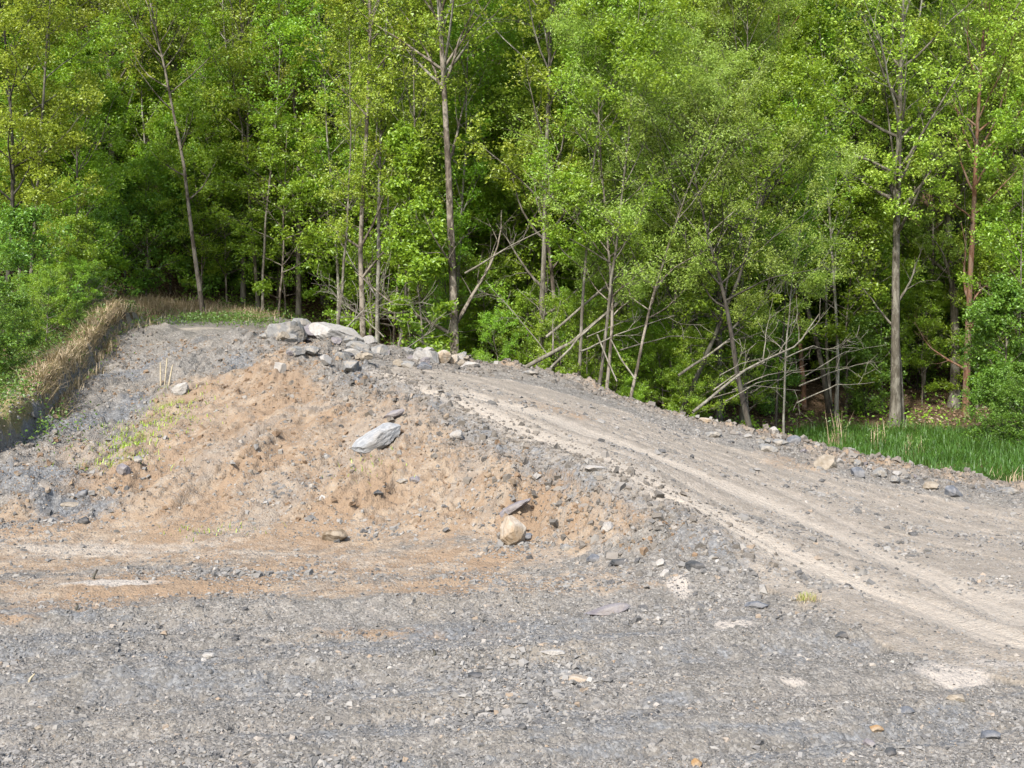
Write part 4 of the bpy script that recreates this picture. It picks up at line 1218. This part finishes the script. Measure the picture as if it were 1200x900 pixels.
# brush pile on the left bank
for n_, (a, b_, c, lab) in enumerate([
        ((40, 385, 25), (80, 368, 25.6), (125, 362, 26), 'lowest bare branch of the brush pile on the left bank'),
        ((48, 348, 26), (85, 362, 25.8), (112, 376, 25.4), 'bare branch sloping right at the top of the brush pile'),
        ((45, 395, 24.6), (60, 365, 25.4), (75, 335, 26), 'steep bare branch sticking up from the brush pile'),
        ((60, 375, 25), (95, 372, 25.3), (135, 378, 25.6), 'bare branch with spread twigs at the right of the brush pile'),
        ((20, 370, 25.4), (60, 375, 25.4), (100, 366, 25.6), 'grey branch at the left of the brush pile')]):
    wood('bare_branch', [pz(*a), pz(*b_), pz(*c)], .028, .008, 'dead' if n_ % 2 else 'grey', lab, 'branch', 30 + n_, 9, (.4, 1.0))
# twigs stuck in the yard
for n_, (px, py, h_, tl, lab) in enumerate([(111, 679, 11, 3, 'short dark stick poking out of the tan clay at left'),
                                            (91, 715, 8, -2, 'short dark stick in grey gravel at left'),
                                            (510, 774, 9, -3, 'short dark stick in gravel at lower centre'),
                                            (36, 800, 9, 4, 'short tan stick in gravel at lower left')]):
    p = at(px, py, H); s = p[1] / F
    wood('stick', [p + [-.02, 0, -.02], p + [0, 0, h_ * s * .5], p + [tl * s, .01, h_ * s]], 2.2 * s, 1.2 * s, 'dark' if n_ < 3 else 'cut', lab, 'stick', 40 + n_, 0, wander=.01)


# ------------------------------------------------------------------ grass and ground cover
def blades(r, P, h, w, lean=.35, bend=.5):
    N = len(P); ph = r.uniform(0, 6.283, N)
    d = np.stack([np.cos(ph), np.sin(ph), np.zeros(N)], -1); s = np.stack([-np.sin(ph), np.cos(ph), np.zeros(N)], -1)
    h = (h * r.uniform(.5, 1.25, N))[:, None]; w = (w * r.uniform(.7, 1.3, N))[:, None]
    l = r.uniform(0, lean, N)[:, None]; b = r.uniform(0, bend, N)[:, None]
    up = np.array([[0, 0, 1.]])
    p1 = P + up * h * .55 + d * l * h * .5; p2 = P + up * h * (1 - b * .4) + d * h * (l + b * .6)
    V = np.stack([P - s * w, P + s * w, p1 + s * w * .75, p1 - s * w * .75, p2 + s * w * .15, p2 - s * w * .15], 1)
    f = np.array([[0, 1, 2, 3], [3, 2, 4, 5]])
    return V.reshape(-1, 3), (f[None] + (np.arange(N) * 6)[:, None, None]).reshape(-1, 4)


r = rs(8)
GR = [(5.6, 20.3), (7.2, 19.7), (9.0, 19.2), (12, 18.9), (15.5, 19.5), (16, 30.2), (7.0, 30.4), (6.2, 27.5), (5.0, 24), (4.9, 21.7)]
X = r.uniform(4.5, 16, 60000); Y = r.uniform(18.8, 30.5, 60000)
k = inside(X, Y, GR) & (r.uniform(0, 1, len(X)) < .25 + 1.0 * sstep(.3, .55, fbm(X * .9, Y * .9, 3, 500)))
P = with_h(X[k], Y[k])
v, q = blades(r, P, .40 * (.3 + 1.4 * fbm(P[:, 0] * 1.3, P[:, 1] * 1.3, 4, 501)) * .72, .007, .9, 1.2)
tag(link('grass', mesh('grass', v, q, LEAF['grass'])), 'lush green grass in the wet hollow behind the windrow', 'grass', kind='stuff')
# dry reed stubble at the front of the grass
X = r.uniform(7.6, 13, 700); Y = 19.2 + r.normal(0, .5, 700)
v, q = blades(r, with_h(X, Y), .28, .008, .3, .8)
tag(link('dry_reeds', mesh('dry_reeds', v, q, LEAF['dry'])), 'pale dry reed stubble along the front of the green grass', 'reeds', kind='stuff')
# standing dry stems in clumps: countable clumps
for n_, (px, D, n, h_, lab) in enumerate([(985, 26.5, 22, .8, 'upright pale clump of dry stems with fresh leaves in the grass'),
                                          (1030, 26, 18, .6, 'clump of dry reeds in the grass before the thickest trunk'),
                                          (1072, 25, 12, .5, 'thin clump of dry reeds right of the thickest trunk')]):
    p = np.array(spot(px, D)); rr_ = rs(600 + n_)
    P = p[None] * 0 + np.c_[rr_.normal(0, .12, n), rr_.normal(0, .12, n), np.zeros(n)]
    v, q = blades(rr_, P, h_, .010, .22, .25)
    root = link('reed_clump', None, None, p)
    link('stems', mesh('stems', v, q, LEAF['dry']), root)
    c = np.c_[rr_.normal(0, .14, 120), rr_.normal(0, .14, 120), rr_.uniform(.25, h_ * .95, 120)]
    lv, lq = leaves(rr_, c, .07, .4)
    link('green_leaves', mesh('green_leaves', lv, lq, LEAF['herb']), root)
    tag(root, lab, 'reeds')
# dry grass on the lip of the left bank and the hump behind the slope
r = rs(9)
pts = []
L = np.array(SCARP)[:, :2]; seg = np.linalg.norm(np.diff(L, axis=0), axis=1); cum = np.r_[0, np.cumsum(seg)]
t = r.uniform(.30 * cum[-1], cum[-1], 6500)
q_ = np.stack([np.interp(t, cum, L[:, 0]), np.interp(t, cum, L[:, 1])], -1) + np.c_[r.normal(-.20, .15, 6500), r.normal(.0, .2, 6500)]
pts.append(q_[fbm(q_[:, 0] * 1.6, q_[:, 1] * 1.6, 4, 811, .6) + r.normal(0, .06, 6500) > .46])
for (px, py, rx, ry, n) in ((120, 390, .4, .7, 1300), (180, 362, 1.1, .8, 4000), (210, 366, .8, .6, 1500), (285, 372, .4, .4, 700)):
    p = at(px, py); pts.append(np.c_[r.normal(p[0], rx, n), r.normal(p[1], ry, n)])
pts = np.concatenate(pts)
P = with_h(pts[:, 0], pts[:, 1])
v, q = blades(r, P, .27 * (.4 + 1.2 * fbm(P[:, 0] * 2.2, P[:, 1] * 2.2, 3, 812)), .006, 1.3, 1.8)
tag(link('dry_grass', mesh('dry_grass', v, q, LEAF['dry'])), 'matted tan dry grass hanging over the lip of the left bank', 'dry grass', kind='stuff')
# green herbs: left bank, head of the slope, forest edge
r = rs(10)
pts = []
for (px, py, rx, ry, n) in ((150, 386, .22, .3, 500), (0, 470, .6, 1.2, 2600), (40, 420, .6, 1.6, 2600), (-10, 500, .4, .5, 600), (10, 515, .5, .5, 900), (275, 378, .9, .6, 2200), (225, 382, .9, .4, 900),
                            (320, 370, .9, .6, 1500), (100, 420, .3, .9, 700), (570, 415, .8, .5, 900)):
    p = at(px, py); pts.append(np.c_[r.normal(p[0], rx, n), r.normal(p[1], ry, n)])
pts = np.concatenate(pts)
P = with_h(pts[:, 0], pts[:, 1]); P[:, 2] += r.uniform(.02, .26, len(P))
v, q = leaves(r, P, .055, .55)
tag(link('ground_cover', mesh('ground_cover', v, q, LEAF['herb'])), 'low green herbs along the left bank and the edge of the wood', 'herbs', kind='stuff')
# sparse green on the slope
pts = []
for (px, py, rx, ry, n) in ((150, 525, .22, .22, 420), (175, 505, .4, .3, 320), (200, 480, .3, .35, 200), (140, 545, .3, .2, 160), (260, 625, .3, .1, 40), (430, 560, .3, .2, 40)):
    p = at(px, py); pts.append(np.c_[r.normal(p[0], rx, n), r.normal(p[1], ry, n)])
pts = np.concatenate(pts)
v, q = blades(r, with_h(pts[:, 0], pts[:, 1]), .075, .005, .8, 1.0)
tag(link('sparse_grass', mesh('sparse_grass', v, q, LEAF['yellow'])), 'sparse yellowish grass sprouting on the left of the clay slope', 'grass', kind='stuff')
# forest floor: fallen leaves and seedlings
X = r.uniform(-.5, .5, 52000); Y = 22 + 26 * r.uniform(0, 1, 52000) ** 1.2; X = X * Y
hb_ = Hbase(X, Y)
low_ = inside(X, Y, [(b[0] + .5, b[1] + 1.2) for b in BERML[::-1]] + [(60, 17), (60, 60), (-3, 60), (-4.2, 29)]) | (Y > 33)
low_ &= ~inside(X, Y, GR)
X, Y = X[low_], Y[low_]
P = with_h(X, Y); P[:, 2] += .02 + r.uniform(0, .03, len(P))
v, q = leaves(r, P, .10, .6, 1.5)
tag(link('leaf_litter', mesh('leaf_litter', v, q, LEAF['litter'])), 'brown fallen leaves covering the floor of the wood', 'leaf litter', kind='stuff')
k = (fbm(P[:, 0] * .6, P[:, 1] * .6, 3, 700) > .52) & (r.uniform(0, 1, len(P)) < .6)
P2 = P[k] + np.c_[np.zeros((k.sum(), 2)), r.uniform(.05, .35, k.sum())]
v, q = leaves(r, P2, .09, .6, .8)
tag(link('seedlings', mesh('seedlings', v, q, LEAF['fresh'])), 'green seedlings and low leaves dotting the floor of the wood', 'undergrowth', kind='stuff')
# tuft beside the road
p = at(945, 704, H)
root = link('grass_tuft', None, None, p)
rr_ = rs(650); n = 160
P = np.c_[rr_.normal(0, .055, n), rr_.normal(0, .05, n), np.zeros(n)]
v, q = blades(rr_, P, .075, .0018, 1.6, 1.2)
link('dry_blades', mesh('dry_blades', v, q, LEAF['dry']), root)
v, q = blades(rr_, P[:60] * .8, .07, .0025, .7, .5)
link('green_blades', mesh('green_blades', v, q, LEAF['yellow']), root)
tag(root, 'small tuft of dry grass growing at the near edge of the road', 'grass tuft')

# ------------------------------------------------------------------ light, sky, camera
SUN_AZ, SUN_EL = 204.0, 44.0                # clockwise from +Y (away from the camera): behind the camera's left shoulder
w = bpy.data.worlds.new('World'); scene.world = w; w.use_nodes = True
nt = w.node_tree; nt.nodes.clear(); b = NB(nt)
sky = b.n('ShaderNodeTexSky', sky_type='NISHITA', sun_disc=False, sun_elevation=math.radians(SUN_EL), sun_rotation=math.radians(SUN_AZ), air_density=1.2, dust_density=2.0)
bg = b.n('ShaderNodeBackground', ins={'Color': sky.outputs[0], 'Strength': .135})
nt.links.new(bg.outputs[0], b.n('ShaderNodeOutputWorld').inputs['Surface'])
sl = bpy.data.lights.new('sun', 'SUN'); sl.energy = 3.5; sl.angle = math.radians(3.0); sl.color = (1, .965, .905)
so = bpy.data.objects.new('sun', sl); COL.objects.link(so)
so.rotation_euler = (math.radians(90 - SUN_EL), 0, math.radians(180 - SUN_AZ))
so.location = (-10, -10, 30)
cam = bpy.data.cameras.new('camera'); co_ = bpy.data.objects.new('camera', cam); COL.objects.link(co_)
cam.sensor_width = 36; cam.lens = F / 1200 * 36; cam.shift_y = -(450 - HZ) / 1200; cam.clip_end = 600; cam.clip_start = .1
co_.location = (0, 0, CAMH); co_.rotation_euler = (math.radians(90), 0, 0)
scene.camera = co_
scene.render.engine = 'CYCLES'
scene.view_settings.view_transform = 'Standard'; scene.view_settings.look = 'None'
scene.view_settings.exposure = 1.3; scene.view_settings.gamma = 1
scene.cycles.max_bounces = 6; scene.cycles.transmission_bounces = 4; scene.cycles.diffuse_bounces = 3
